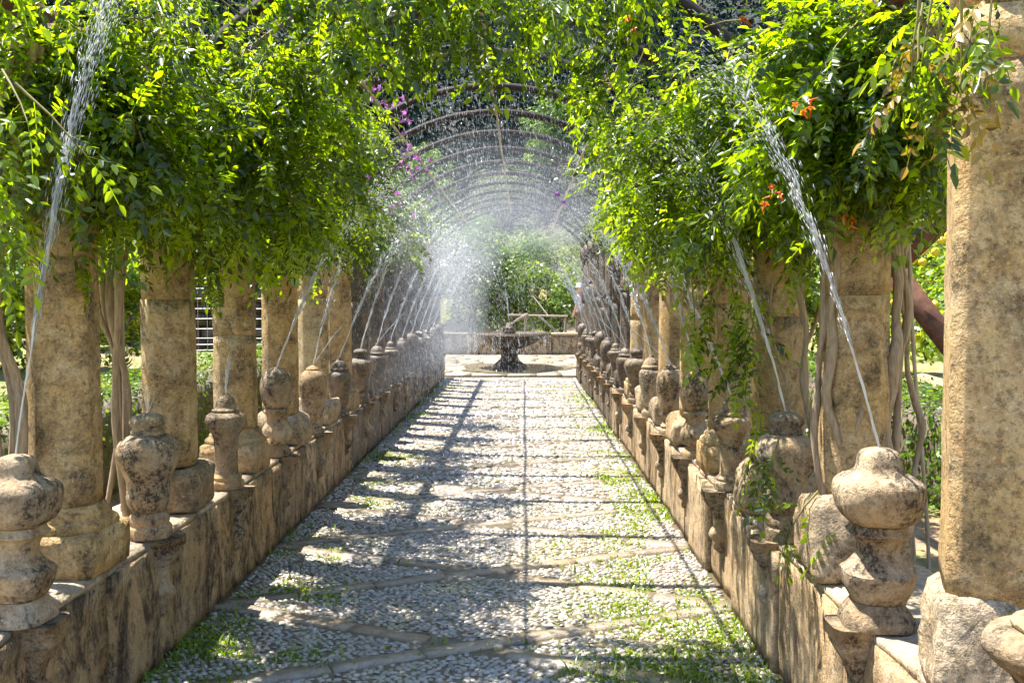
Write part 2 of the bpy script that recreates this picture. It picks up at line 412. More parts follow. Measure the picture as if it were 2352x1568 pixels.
# ------------------------------------------------------------------ path of pebbles
rng = np.random.RandomState(11)
path = obj('path', mesh('path', [(XL - .03, -2, 0), (XR + .03, -2, 0), (XR + .03, PEND, 0), (XL - .03, PEND, 0)], [[(0, 1, 2, 3)]], M['bed']))
tag(path, 'pebbled garden path crossed by diagonal stone bands under the pergola', 'path', kind='structure')
HW = .058
def arm(k, sgn):
    c = 4.34 + 1.21 * k
    a = np.array([XL, c - .6]) if sgn > 0 else np.array([XR, c - .6])
    b = np.array([XR, c + .6]) if sgn > 0 else np.array([XL, c + .6])
    return a, b
flag_var = []
for i in range(6):
    V, F = roughbox(1.0, 1.0, .05, (7, 2, 1), 0, bevel=0)
    V[:, 1] *= .10; V[:, 0] *= .425
    V[:, 1] += vnoise(V, 7, 5.0 + i * 3, .011); V[:, 0] += vnoise(V, 6, 2.0 + i * 9, .01); V[:, 2] += vnoise(V, 8, i * 4.4, .002)
    flag_var.append(mesh('flagstone', V, [F], M['flag']))
arms = []
for k in range(-1, NB + 1):
    for sgn in (1, -1):
        a, b = arm(k, sgn); arms.append((a, b))
        n = 7; L = np.linalg.norm(b - a); ang = math.atan2(b[1] - a[1], b[0] - a[0])
        for i in range(n):
            if sgn < 0 and i == n // 2: continue
            p = a + (b - a) * ((i + .5) / n)
            if p[1] < 3.5 or p[1] > PEND - .1: continue
            o = obj('flagstone', flag_var[rng.randint(6)], path, (p[0], p[1], -.042 + rng.uniform(0, .003)), (rng.normal(0, .008), rng.normal(0, .008), ang + (math.pi if rng.rand() < .5 else 0)))
            o.scale = (L / n / .43, rng.uniform(.9, 1.12), 1)
def in_strip(P):
    m = np.zeros(len(P), bool)
    for a, b in arms:
        d = b - a; L = np.linalg.norm(d); d = d / L; q = P - a
        m |= (np.abs(q[:, 0] * d[1] - q[:, 1] * d[0]) < HW + .014) & (q @ d > -.05) & (q @ d < L + .05)
    return m
th6 = np.linspace(0, 2 * np.pi, 7, endpoint=False)
CT = np.concatenate([np.column_stack([np.cos(th6), np.sin(th6), np.zeros(7)]), np.column_stack([.78 * np.cos(th6), .78 * np.sin(th6), np.full(7, .72)]), [[0, 0, 1.0]]])
i7 = np.arange(7); j7 = (i7 + 1) % 7
CQ = np.stack([i7, j7, 7 + j7, 7 + i7], 1); CTri = np.stack([7 + i7, 7 + j7, np.full(7, 14)], 1)
def pebbles(y0, y1, px, py, seed):
    r = np.random.RandomState(seed)
    rows = np.arange(y0, y1, py); P = []
    for q, y in enumerate(rows):
        x = np.arange(XL + .03, XR - .02, px) + (q % 2) * px * .5
        P.append(np.column_stack([x + r.normal(0, px * .14, len(x)), y + r.normal(0, py * .16, len(x))]))
    P = np.concatenate(P); P = P[(P[:, 0] > XL + .02) & (P[:, 0] < XR - .02) & ~in_strip(P)]
    P = P[r.rand(len(P)) > .10]
    n = len(P); sx = px * .52 * r.uniform(.65, 1.1, n); sy = py * .50 * r.uniform(.6, 1.1, n); sz = r.uniform(.003, .012, n)
    return P, sx, sy, sz, r.normal(0, .3, n), r.normal(.02, .07, n), r.rand(n)
def pebble_mesh(P, sx, sy, sz, rz, tilt, var):
    n = len(P); Rj = 1 + .16 * rng.randn(n, 15, 1) * np.array([1, 1, .3])
    V = CT[None] * Rj * np.stack([sx, sy, sz], 1)[:, None, :]
    V[:, :, 2] += V[:, :, 1] * tilt[:, None] * 3
    c, s_ = np.cos(rz)[:, None], np.sin(rz)[:, None]
    X = V[:, :, 0] * c - V[:, :, 1] * s_ + P[:, None, 0]; Y = V[:, :, 0] * s_ + V[:, :, 1] * c + P[:, None, 1]
    VV = np.stack([X, Y, V[:, :, 2] + .001], 2).reshape(-1, 3); off = (np.arange(n) * 15)[:, None, None]
    return mesh('cobblestones', VV, [(CTri[None] + off).reshape(-1, 3), (CQ[None] + off).reshape(-1, 4)], M['cobble'], True, np.concatenate([np.repeat(var, 7), np.repeat(var, 7)]))
A = pebbles(3.55, 7.5, .036, .026, 3); B = pebbles(7.5, PEND - .02, .056, .042, 4)
near = np.argsort(np.hypot(A[0][:, 0] - (-.1), (A[0][:, 1] - 4.15) * 1.4))[:300]
mask = np.ones(len(A[0]), bool); mask[near] = False
for part in (tuple(q[mask] for q in A), B):
    o = obj('cobblestones', pebble_mesh(*part), path); o['kind'] = 'stuff'
cob_var = []
for i in range(6):
    V = CT * (1 + .13 * rng.randn(15, 1)); cob_var.append(mesh('cobble', V, [CTri, CQ], M['cobble'], True))
for q in near:
    obj('cobble', cob_var[rng.randint(6)], path, (A[0][q, 0], A[0][q, 1], .001), (A[5][q], 0, A[4][q]), (A[1][q], A[2][q], A[3][q]))

# ------------------------------------------------------------------ terrace beyond the pergola
terr = obj('terrace', mesh('terrace', [(-4.4, PEND - .02, -.004), (3.9, PEND - .02, -.004), (3.9, 27.4, -.004), (-4.4, 27.4, -.004)], [[(0, 1, 2, 3)]], M['bed']))
tag(terr, 'pale stone paved terrace around the fountain', 'terrace', kind='structure')
tv = []
for i in range(6):
    V, F = roughbox(1, 1, .03, (3, 3, 1), 0, bevel=0); V[:, 0] += vnoise(V, 2.2, i * 5., .07); V[:, 1] += vnoise(V, 2.2, 40 + i * 5., .07)
    tv.append(mesh('paving_stone', V, [F], M['terrace']))
y = PEND + .3
while y < 27.3:
    dy = rng.uniform(.5, .75); x = -4.2 + rng.uniform(0, .4)
    while x < 3.8:
        dx = rng.uniform(.5, 1.0)
        obj('paving_stone', tv[rng.randint(6)], terr, (x + dx / 2, y + dy / 2, rng.uniform(-.004, .006)), (0, 0, rng.choice([0, math.pi])), (dx * .985, dy * .98, 1))
        x += dx
    y += dy
r_ = np.random.RandomState(5); tt = np.linspace(0, 2 * np.pi, 40, endpoint=False)
rr = 1.0 + .1 * np.sin(3 * tt + 1) + .07 * np.sin(5 * tt + 2) + .05 * np.sin(9 * tt)
PV = np.concatenate([np.column_stack([rr * np.cos(tt) * 1.25 + .1, rr * np.sin(tt) * 1.6, np.zeros(40)]), [[0, 0, .001]]])
shade_pud = obj('shade_puddle', mesh('shade_puddle', PV, [np.stack([np.arange(40), (np.arange(40) + 1) % 40, np.full(40, 40)], 1)], M['pool']), None, (-.33, 21.9, .046))  # thin water sheet, standing in for the bluish wet shade under the bowl
tag(shade_pud, 'wet sheet standing in for shade on the paving round the fountain foot', 'shade_puddle')

# ------------------------------------------------------------------ low walls, with slabs, copings and brackets
def bracket_mesh(seed):
    lv = [(.552, .10, .088), (.515, .10, .088), (.506, .082, .072), (.49, .088, .076), (.465, .075, .06), (.42, .048, .048), (.375, .03, .04), (.345, .03, .036), (.325, .052, .042), (.30, .062, .044), (.275, .05, .038), (.25, .022, .03), (.235, .032, .026), (.215, .03, .022), (.195, .0, .014)]
    V = []; n = 10
    for (z, p, hw) in lv:
        for q in range(n):
            a = q / (n - 1) * math.pi; c = math.cos(a); s_ = math.sin(a)
            V.append((max(s_, 0) ** .45 * p + (-.03 if q in (0, n - 1) else 0), np.sign(c) * abs(c) ** .45 * hw, z))
    m_ = len(lv); Q = [(k * n + i, k * n + i + 1, (k + 1) * n + i + 1, (k + 1) * n + i) for k in range(m_ - 1) for i in range(n - 1)]
    V = np.array(V); V += np.column_stack([vnoise(V, 14, seed, .006), vnoise(V, 14, seed + 9, .006), vnoise(V, 14, seed + 5, .003)])
    top = [tuple(range(n))]
    return mesh('bracket', V, [np.array(Q), np.array(top)], None, True)
br_var = [bracket_mesh(3.3 * i) for i in range(4)]
def wall_side(side):
    m = M['wall'] if side < 0 else M['wallr']
    X = XL if side < 0 else XR; out = -side                       # outward normal towards the path
    y0, y1 = 1.0, PEND
    wo_ = empty('low_wall', (X, y0, 0))
    tag(wo_, 'stained low plastered wall on the shaded left edge of the path' if side < 0 else 'sunlit low plastered wall on the right edge of the path', 'wall', kind='thing')
    V, F = box(-.47, -.035, 0, y1 - y0, -.03, .5); V[:, 0] *= out; F = F if out > 0 else F[:, ::-1]
    obj('wall_core', mesh('wall_core', V, [F], m), wo_)
    r = np.random.RandomState(20 + side); y = 0.0; k = 0
    while y < y1 - y0 - .1:
        L = min(r.uniform(.75, 1.35) if side < 0 else r.uniform(.4, .9), y1 - y0 - y); prot = r.uniform(-.006, .006) + (r.choice([0, .022, -.012]) if side > 0 else 0)
        nyc = max(3, int(L / .09))
        V, F = roughbox(.06, L - .002, .535, (1, nyc, 7), 0, bevel=.004)
        V[:, 0] += vnoise(V, 4.5, 3 * k + side, .012) + vnoise(V, 14, k, .005); V[:, 1] += vnoise(V * [1, 0, 1], 9, k * 2.2, .004); V[:, 2] -= .012
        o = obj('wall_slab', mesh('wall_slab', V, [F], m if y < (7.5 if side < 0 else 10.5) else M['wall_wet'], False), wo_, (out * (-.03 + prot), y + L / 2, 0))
        y += L; k += 1
    y = 0.0; k = 0
    while y < y1 - y0 - .1:
        L = min(r.uniform(.45, .68), y1 - y0 - y)
        V, F = roughbox(.47, L - .005, .035, (5, max(4, int(L / .08)), 1), 0, bevel=.006)
        V[:, 0] += vnoise(V, 6, k * 3.1 + 50, .014); V[:, 2] += vnoise(V, 5, k * 2.1 + 9, .006); V[:, 1] += vnoise(V * [1, 0, 1], 8, k * 4.2, .005)
        obj('coping_stone', mesh('coping_stone', V, [F], M['coping'], False), wo_, (out * (-.247 + r.uniform(-.01, .006)), y + L / 2, .515))
        y += L; k += 1
    for k in range(-1, NB + 1):
        yy = UY(k)
        if yy < y0 + .2 or yy > y1 - .1: continue
        o = obj('bracket', br_var[(k + 5) % 4], wo_, (out * .0, yy - y0, 0), (0, 0, 0 if out > 0 else math.pi))
        o.material_slots  # shared shape
    return wo_
for b_ in br_var: b_.materials.append(M['urn'])
WL = wall_side(-1); WR = wall_side(1)
fw = empty('low_wall', (XC, 27.35, 0)); tag(fw, 'low stone parapet wall closing the terrace behind the fountain', 'wall', kind='thing')
V, F = box(-4.2, 4.2, .04, .42, -.03, .58); obj('wall_core', mesh('wall_core', V, [F], M['wall']), fw)
for i in range(8):
    V, F = roughbox(1.045, .06, .59, (6, 1, 4), 0, bevel=.005); V[:, 1] += vnoise(V, 4, i * 3., .012)
    obj('wall_slab', mesh('wall_slab', V, [F], M['wall']), fw, (-3.68 + 1.05 * i, .03, -.01))
    V, F = roughbox(1.04, .50, .07, (5, 3, 1), .006, 5, i * 2., .008)
    obj('coping_stone', mesh('coping_stone', V, [F], M['terrace']), fw, (-3.68 + 1.05 * i, .22, .583))

# ------------------------------------------------------------------ stone columns
def octsec(hw, c, e=.003):
    a = hw; b = hw * (1 - c); pts = []
    base = [(a, -b), (a, b), (b, a), (-b, a), (-a, b), (-a, -b), (-b, -a), (b, -a)]
    for i, p in enumerate(base):
        p = np.array(p); q0 = np.array(base[i - 1]); q1 = np.array(base[(i + 1) % 8])
        pts.append(p + (q0 - p) / np.linalg.norm(q0 - p) * e); pts.append(p + (q1 - p) / np.linalg.norm(q1 - p) * e)
    return np.array(pts)
def loft_sec(rings, zs, cap=True):
    n = len(rings[0]); V = np.concatenate([np.column_stack([r, np.full(n, z)]) for r, z in zip(rings, zs)])
    i = np.arange(n); j = (i + 1) % n
    Q = np.concatenate([np.stack([k * n + i, k * n + j, (k + 1) * n + j, (k + 1) * n + i], 1) for k in range(len(rings) - 1)])
    caps = np.array([tuple(range(n))[::-1], tuple(range((len(rings) - 1) * n, len(rings) * n))])
    return V, Q, caps
def drum(z0, z1, h0, h1, c, seed, amp=.0045, m=None):
    m_ = max(2, int((z1 - z0) / .07)); zs = np.linspace(z0, z1, m_ + 1)
    rings = [octsec(h0 + (h1 - h0) * t, c) for t in np.linspace(0, 1, m_ + 1)]
    rings[0] = octsec(h0 - .0015, c); rings[-1] = octsec(h1 - .0015, c)
    V, Q, caps = loft_sec(rings, zs)
    V[:, 0] += vnoise(V, 9, seed, amp) + vnoise(V, 30, seed, amp * .5); V[:, 1] += vnoise(V, 9, seed + 31, amp) + vnoise(V, 30, seed + 3, amp * .5)
    return mesh('drum', V, [Q, caps], m or M['column'])
def column(side, k):
    moulded = (side < 0 and k in (0, 2, 5, 8, 11)) or (side > 0 and k in (2, 6, 9, 12))
    rough_h = {(1, -1): .27, (-1, 1): .23, (1, 0): .30, (1, 1): .25}.get((side, k), .22)
    n = k + 1 if side < 0 else k + 2
    t = empty('stone_column', (COLX[side] + (.03 if k < 0 else 0), CYK(k), H), 0)
    bits = 'on a moulded plinth' if moulded else 'on a rough stone block'
    lab = f'eight-sided stone column {bits}, {ORD[n - 1]} from front in the {SIDE[side]} row'
    if (side, k) == (1, -1): lab = 'thick pitted stone column on a broken block at the right edge of the picture'
    tag(t, lab, 'column', 'stone columns of the pergola', 'thing')
    sd = side * 40 + k * 7.7
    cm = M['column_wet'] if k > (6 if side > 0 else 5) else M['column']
    if (side, k) == (1, -1): t.rotation_euler = (0, 0, R_(-19))
    if moulded:
        V, F = roughbox(.35, .35, .17, (5, 5, 3), .008, 8, sd, .012); obj('plinth', mesh('plinth', V, [F], cm), t)
        prof = smooth_prof([(.164, .165), (.168, .18), (.162, .20), (.144, .212), (.144, .225), (.128, .245), (.123, .26)], 2)
        rings = [octsec(r, .45) for r, z in prof]; V, Q, caps = loft_sec(rings, [z for r, z in prof]); V[:, :2] += np.column_stack([vnoise(V, 12, sd, .005), vnoise(V, 12, sd + 4, .005)])
        obj('base_moulding', mesh('base_moulding', V, [Q, caps], cm, False), t); zb = .255
    else:
        V, F = roughbox(.37, .36, rough_h, (9, 9, 7), 0, bevel=.03)
        tp = V[:, 2] / rough_h; V[:, 0] *= 1.03 - .20 * tp ** 4; V[:, 1] *= 1.03 - .20 * tp ** 4
        for a in range(3): V[:, a] += (vnoise(V, 5, sd + 9 * a, .035) + vnoise(V, 13, sd + 5 * a, .016) + vnoise(V, 36, sd + 2 * a, .006)) * (1 if a < 2 else tp)
        obj('plinth', mesh('plinth', V, [F], M['rock'] if cm is M['column'] else cm, False), t); zb = rough_h - .012
    ch = .22 if (side, k) == (1, -1) else .54; w_ = .025 if (side, k) == (1, -1) else 0.0
    zt = 1.80; zj = 1.66 if (side, k) == (1, -1) else random.Random(sd).uniform(.75, 1.25) + zb * .3
    o = obj('drum', drum(zb, zj, .122 + w_, .119 + w_, ch, sd, m=cm), t); o = obj('drum', drum(zj + .001, zt, .119 + w_, .115 + w_, ch, sd + 17, m=cm), t)
    rings = [octsec(q, .45) for q in (.118, .130, .148, .152, .152)]; V, Q, caps = loft_sec(rings, [zt, zt + .03, zt + .06, zt + .12, zt + .262])
    V[:, :2] += np.column_stack([vnoise(V, 12, sd, .006), vnoise(V, 12, sd + 4, .006)])
    obj('capital', mesh('capital', V, [Q, caps], cm, False), t)
    return t
for k in range(0, NB + 1): column(-1, k)
for k in range(-1, NB + 1): column(1, k)

# ------------------------------------------------------------------ stone urns: six shapes
URN = [
 ('onion-domed', .42, .10, [[(.125, 0), (.123, .02), (.110, .045), (.086, .074)], [(.088, .076), (.108, .11), (.120, .15), (.121, .166), (.119, .170), (.092, .192), (.072, .222), (.069, .25), (.082, .276), (.100, .288), (.104, .291), (.104, .296), (.098, .301), (.090, .318)],
   [(.094, .320), (.125, .342), (.143, .38), (.148, .42), (.141, .45), (.116, .468), (.088, .480), (.076, .494), (.072, .512), (.066, .534), (.052, .549), (.024, .557), (.0, .558)]]),
 ('knobbed square-bodied', .5, .22, [[(.100, 0), (.100, .045), (.090, .058), (.094, .075), (.090, .10), (.074, .116)], [(.074, .117), (.094, .145), (.104, .18), (.100, .22), (.104, .26), (.126, .31), (.143, .36), (.147, .39), (.138, .425), (.112, .45), (.080, .464)],
   [(.077, .465), (.078, .478), (.071, .492), (.071, .499), (.083, .512), (.084, .528), (.074, .545), (.050, .555), (.018, .563), (.0, .564)]]),
 ('mushroom-shaped', .55, .6, [[(.100, 0), (.100, .036), (.084, .048), (.088, .064), (.072, .08)], [(.070, .081), (.066, .11), (.066, .17), (.069, .24), (.078, .29), (.098, .32), (.115, .35), (.120, .376), (.113, .40), (.088, .417)],
   [(.080, .418), (.082, .432), (.064, .444), (.056, .47), (.046, .495), (.024, .51), (.016, .523), (.0, .526)]]),
 ('ball-topped', 0, 0, [[(.102, 0), (.102, .03), (.086, .05), (.070, .072)], [(.072, .073), (.100, .105), (.113, .145), (.108, .18), (.086, .215), (.074, .245), (.086, .27), (.098, .286), (.094, .30), (.078, .312)],
   [(.080, .313), (.105, .35), (.121, .40), (.125, .44), (.118, .49), (.100, .53), (.070, .557), (.030, .573), (.0, .576)]]),
 ('egg-shaped', 0, 0, [[(.096, 0), (.096, .03), (.080, .042), (.086, .06), (.066, .082), (.064, .108)], [(.064, .109), (.082, .13), (.095, .18), (.108, .25), (.120, .33), (.124, .39), (.114, .44), (.090, .475), (.062, .49)],
   [(.060, .491), (.058, .503), (.040, .516), (.014, .528), (.0, .53)]]),
 ('lidded', 0, 0, [[(.098, 0), (.098, .04), (.076, .062), (.070, .09)], [(.072, .091), (.094, .13), (.104, .20), (.117, .28), (.127, .345), (.122, .388), (.102, .41), (.086, .418)],
   [(.094, .419), (.100, .43), (.096, .444), (.084, .452), (.080, .47), (.060, .50), (.030, .518), (.022, .538), (.0, .545)]]),
]
URN_H = [u[3][2][-1][1] for u in URN]
urn_meshes = []
for ui, (nm, ch, rd, parts) in enumerate(URN):
    ms = []
    for pi, (pn, pr) in enumerate(zip(('pedestal', 'body', 'finial'), parts)):
        pf = smooth_prof(pr, 3); V, Q = loft(pf, 48 if ch else 36, ch, rd)
        d = np.column_stack([vnoise(V, 11, ui * 9. + pi, .003) + vnoise(V, 40, ui * 3. + pi, .0015), vnoise(V, 11, ui * 5. + 40 + pi, .003) + vnoise(V, 40, ui * 3. + pi + 9, .0015), np.zeros(len(V))]); V = V + d
        n = 48 if ch else 36; cap = np.array([tuple(range(n))[::-1]]); cap2 = np.array([tuple(range(len(V) - n, len(V)))])
        me_ = mesh(pn, V, [Q, cap, cap2], M['urn'], True); me_.set_sharp_from_angle(angle=R_(34)); mw_ = me_.copy(); mw_.materials.clear(); mw_.materials.append(M['urn_wet'])
        ms.append((pn, me_, mw_))
    urn_meshes.append(ms)
def urn_type(k): return [0, 1, 2, 3, 4, 5, 1, 5, 2, 4, 3, 1, 2, 5, 3][k] if k >= 0 else 2
def urn(side, k):
    ty = urn_type(k); n = k + 1 if side < 0 else k + 2
    t = empty('stone_urn', (URNX[side], UY(k), H + .004), random.Random(k * 3 + side).uniform(-.12, .12))
    lab = f'{URN[ty][0]} weathered stone urn on the {SIDE[side]} wall, {ORD[n - 1]} from the front'
    if k == -1: lab = 'stone urn cut off by the bottom right corner of the picture'
    tag(t, lab, 'urn', 'stone fountain urns on the walls', 'thing')
    for pn, me, mw in urn_meshes[ty]:
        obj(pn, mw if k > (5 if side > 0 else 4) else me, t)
    s_ = 1 + .03 * math.sin(k * 5 + side); t.scale = (s_ * .87, s_ * .87, s_)
    if k == -1: t.scale = (1.35, 1.35, .85)
    return t
for side in (-1, 1):
    for k in range(-1 if side > 0 else 0, NB + 1): urn(side, k)

# ------------------------------------------------------------------ iron frame
for k in range(0, NB + 1):
    xs_ = np.linspace(-1.48, 1.48, 33); V = []
    for x in xs_:
        z = zarch(XC + x); nrm = np.array([x / 1.82, 0, (z - 3.38 + 1.82) / 1.82])
        for (u, v) in ((-.026, -.032), (.026, -.032), (.026, .032), (-.026, .032)): V.append(np.array([XC + x, CYK(k), z]) + nrm * u + np.array([0, v, 0]))
    Q = [(i * 4 + a, i * 4 + (a + 1) % 4, i * 4 + 4 + (a + 1) % 4, i * 4 + 4 + a) for i in range(32) for a in range(4)] + [(3, 2, 1, 0), (128, 129, 130, 131)]
    V = np.array(V) - np.array([XC, CYK(k), 2.62])
    ho = obj('iron_hoop', mesh('iron_hoop', V, [np.array(Q)], M['iron']), None, (XC, CYK(k), 2.62))
    tag(ho, f'arched rusty iron hoop over the path, {ORD[NB - k]} counting back from the fountain', 'hoop', 'iron hoops of the pergola')
for side in (-1, 1):
    V, F = bar((XC + side * 1.545, 2.0, 2.435 + .04), (XC + side * 1.545, PEND - .1, 2.435 + .04), .06, .07)
    V[:, 2] += .177
    tag(obj('iron_rail', mesh('iron_rail', V, [F], M['rust'])), f'rusty iron rail along the top of the {SIDE[side]} column row', 'rail', 'iron rails')
for dx, nm in ((-.88, 'left shoulder'), (0, 'crown'), (.88, 'right shoulder')):
    pts = [(XC + dx + .006 * math.sin(y * 2.1 + dx), y, zarch(XC + dx) - .03 + .006 * math.sin(y * 1.3)) for y in np.linspace(3.6, PEND - .2, 40)]
    V, Q = tube(pts, .013, 6); tag(obj('cane_rail', mesh('cane_rail', V, [Q], M['cane'], True)), f'thin cane tied along the {nm} of the hoops', 'cane', 'canes along the hoops')
br = empty('steel_brace', (1.45, 5.25, .3)); tag(br, 'rusty steel brace bars behind the second right column', 'brace')
for a, b_ in ((at(2030, 622, 5.2), at(2290, 380, 5.2)), (at(2040, 615, 5.3), at(2290, 935, 5.3))):
    V, F = bar(a, b_, .02, .125); obj('bar', mesh('bar', V - np.array([1.45, 5.25, .3]), [F], M['rust']), br)

# ------------------------------------------------------------------ fountain
FX, FY = -.33, 21.9
ft = empty('fountain', (FX, FY, .034)); tag(ft, 'dark wet stone fountain with a wide dripping bowl on the terrace', 'fountain')
def lathe(name, prof, m, parent, n=40, sub=3, ch=0, rd=0, amp=.008, seed=0):
    pf = smooth_prof(prof, sub); V, Q = loft(pf, n, ch, rd); V = V + np.column_stack([vnoise(V, 8, seed, amp), vnoise(V, 8, seed + 5, amp), np.zeros(len(V))])
    caps = np.array([tuple(range(n))[::-1], tuple(range(len(V) - n, len(V)))]); return obj(name, mesh(name, V, [Q, caps], m, True), parent)
lathe('pedestal', [(.40, 0), (.39, .05), (.33, .10), (.24, .18), (.19, .26), (.20, .31), (.25, .35), (.20, .40), (.19, .44)], M['fountain'], ft, 24, 3, .5, .2, .015)
lathe('bowl', [(.20, .43), (.30, .46), (.52, .54), (.74, .64), (.90, .73), (.95, .75), (.955, .80), (.92, .815), (.89, .80), (.88, .775)], M['fountain'], ft, 48, 3, 0, 0, .012)
V = np.array([(.87 * math.cos(a), .87 * math.sin(a), .787) for a in np.linspace(0, 2 * np.pi, 48, endpoint=False)]); 
bw = ft.children[1]; bw.scale = (1, 1.6, 1); obj('water_surface', mesh('water_surface', V, [np.array([tuple(range(48))])], M['pool']), bw)
lathe('nozzle_block', [(.145, .70), (.145, .90), (.15, .91), (.15, .93), (.08, .935), (.075, 1.03), (.03, 1.04)], M['fountain'], ft, 16, 1, .4, .1, .006)
# ------------------------------------------------------------------ foliage kit
def leaflet(L, wd, fold=.05):
    P = np.array([(0, 0, 0), (.30, .24, fold), (.66, .19, fold * .7), (1, 0, -fold), (.66, -.19, fold * .7), (.30, -.24, fold)], float)
    return P * np.array([L, wd * 2.1 * L, L])
LQ = np.array([(0, 3, 2, 1), (0, 5, 4, 3)])
def frame(d, n):
    d = d / np.linalg.norm(d); y = np.cross(n, d); y /= np.linalg.norm(y) + 1e-9; z = np.cross(d, y); return np.stack([d, y, z])   # rows
def compound(seed, pairs=4, L=.055, ln=.19):
    r = np.random.RandomState(seed); V = []; Q = []; n = 0
    def rach(t): return np.array([ln * t, 0, -.35 * ln * t * t])
    spots = []
    for i in range(pairs):
        t = .22 + .70 * i / pairs
        for s_ in (-1, 1): spots.append((t + r.normal(0, .015), s_ * r.uniform(50, 68), r.uniform(.8, 1.08)))
    spots.append((1.0, r.normal(0, 6), 1.15))
    for t, ang, sc in spots:
        a = R_(ang); d = np.array([math.cos(a), math.sin(a), -.35 + r.normal(0, .18)]); nn = np.array([r.normal(0, .28), r.normal(0, .28), 1])
        lf = leaflet(L * sc, r.uniform(.38, .50), r.uniform(.02, .10)) @ frame(d, nn) + rach(t)
        V.append(lf); Q.append(LQ + n); n += 6
    pr = [rach(t) for t in (0, .35, .7, 1)]
    for i in range(3):
        V.append(np.array([pr[i] + [0, .0016, 0], pr[i] - [0, .0016, 0], pr[i + 1] - [0, .0012, 0], pr[i + 1] + [0, .0012, 0]])); Q.append(np.array([(0, 1, 2, 3)]) + n); n += 4
    return np.concatenate(V), np.concatenate(Q)
COMP = [compound(i, 3 + i % 3, .040 + .004 * (i % 3), .15 + .02 * (i % 3)) for i in range(9)]
COMP_ME = {}
def comp_mesh(i, m):
    if (i, m) not in COMP_ME:
        V, Q = COMP[i]; COMP_ME[(i, m)] = mesh('leaf', V, [Q], M[m], False, np.random.RandomState(i).uniform(0, .35, len(Q)))
    return COMP_ME[(i, m)]

def place(templates, T, FR, SCL, which, rs):
    """instance templates as real geometry: T (n,3), FR (n,3,3) rows, SCL (n,)"""
    Vs, Qs, As = [], [], []; off = 0
    for i, (Vt, Qt) in enumerate(templates):
        s_ = np.where(which == i)[0]
        if len(s_) == 0: continue
        V = np.einsum('vk,nkj->nvj', Vt, FR[s_]) * SCL[s_, None, None] + T[s_, None, :]
        Vs.append(V.reshape(-1, 3)); nv = len(Vt)
        Qs.append((Qt[None] + (np.arange(len(s_)) * nv)[:, None, None] + off).reshape(-1, Qt.shape[1])); off += len(s_) * nv
        base = rs.rand(len(s_)); As.append((np.repeat(base, len(Qt)) + rs.uniform(-.12, .12, len(s_) * len(Qt))) % 1.0)
    return np.concatenate(Vs), np.concatenate(Qs), np.concatenate(As)

def shoots(origins, dirs, lens, rs, droop=1.0, step=.075):
    """leafy shoots: returns leaf transforms and stem polylines"""
    T, F, stems = [], [], []
    for o, d, L in zip(origins, dirs, lens):
        p = np.array(o, float); d = np.array(d, float); d /= np.linalg.norm(d); n = max(3, int(L / step)); line = [p.copy()]; sd = 1
        ph = rs.uniform(0, 6.28)
        for i in range(n):
            d = d + np.array([rs.normal(0, .10), rs.normal(0, .10), -.16 * droop * rs.uniform(.5, 1.4)]); d /= np.linalg.norm(d)
            p = p + d * step; line.append(p.copy())
            a = np.cross(d, [math.cos(ph + i * .4), math.sin(ph + i * .4), .35]); a /= np.linalg.norm(a) + 1e-9
            for s_ in (-1, 1):
                if rs.rand() < .14: continue
                ld = a * s_ * rs.uniform(.7, 1.0) + d * rs.uniform(.2, .8) + np.array([0, 0, -.30 * droop]) + rs.normal(0, .15, 3)
                up = np.array([rs.normal(-.15, .45), rs.normal(-.05, .45), 1.0])
                T.append(p.copy()); F.append(frame(ld, up))
        T.append(p.copy()); F.append(frame(d + rs.normal(0, .1, 3), np.array([rs.normal(0, .4), rs.normal(0, .4), 1.])))
        stems.append(np.array(line))
    return np.array(T), np.array(F), stems

def stem_path(pts, wob, seed, n=24):
    P = np.array(pts, float); t = np.linspace(0, len(P) - 1, n); out = []
    for q in t:
        i = min(int(q), len(P) - 2); f = q - i; p0 = P[max(i - 1, 0)]; p1 = P[i]; p2 = P[i + 1]; p3 = P[min(i + 2, len(P) - 1)]
        c = .5 * ((2 * p1) + (-p0 + p2) * f + (2 * p0 - 5 * p1 + 4 * p2 - p3) * f * f + (-p0 + 3 * p1 - 3 * p2 + p3) * f ** 3)
        c = c + wob * np.array([mnoise.noise(Vector((q * 1.3 + seed, 0, 0))), mnoise.noise(Vector((0, q * 1.3 + seed, 5))), 0]); out.append(c)
    return np.array(out)

def flower_mesh(kind):
    mb = MB()
    if kind == 'purple':
        for i in range(5):
            a = 2 * math.pi * i / 5; c, s_ = math.cos(a), math.sin(a); t = np.array([-s_, c, 0])
            d = np.array([c, s_, 0])
            mb.add([np.array([0, 0, 0]), d * .012 + t * .008 + [0, 0, .010], d * .026 + t * .009 + [0, 0, .016], d * .031 + [0, 0, .013], d * .026 - t * .009 + [0, 0, .016], d * .012 - t * .008 + [0, 0, .010]], LQ, a=.3 + .1 * i)
        V, Q = tube([(0, 0, -.035), (0, 0, -.015), (0, 0, 0)], [.003, .005, .009], 5); mb.add(V, Q, a=.2)
    else:
        V, Q = tube([(0, 0, -.07), (0, 0, -.045), (0, 0, -.015), (0, 0, 0)], [.004, .007, .010, .014], 6); mb.add(V, Q, a=.3)
        for i in range(5):
            a = 2 * math.pi * i / 5; d = np.array([math.cos(a), math.sin(a), 0]); t = np.array([-d[1], d[0], 0])
            mb.add([d * .008, d * .020 + t * .011 + [0, 0, .006], d * .032 + t * .007 + [0, 0, .002], d * .036, d * .032 - t * .007 + [0, 0, .002], d * .020 - t * .011 + [0, 0, .006]], LQ, a=.6)
    return mb.mesh('flower', M[kind], False)
FLW = {k: flower_mesh(k) for k in ('purple', 'orange')}

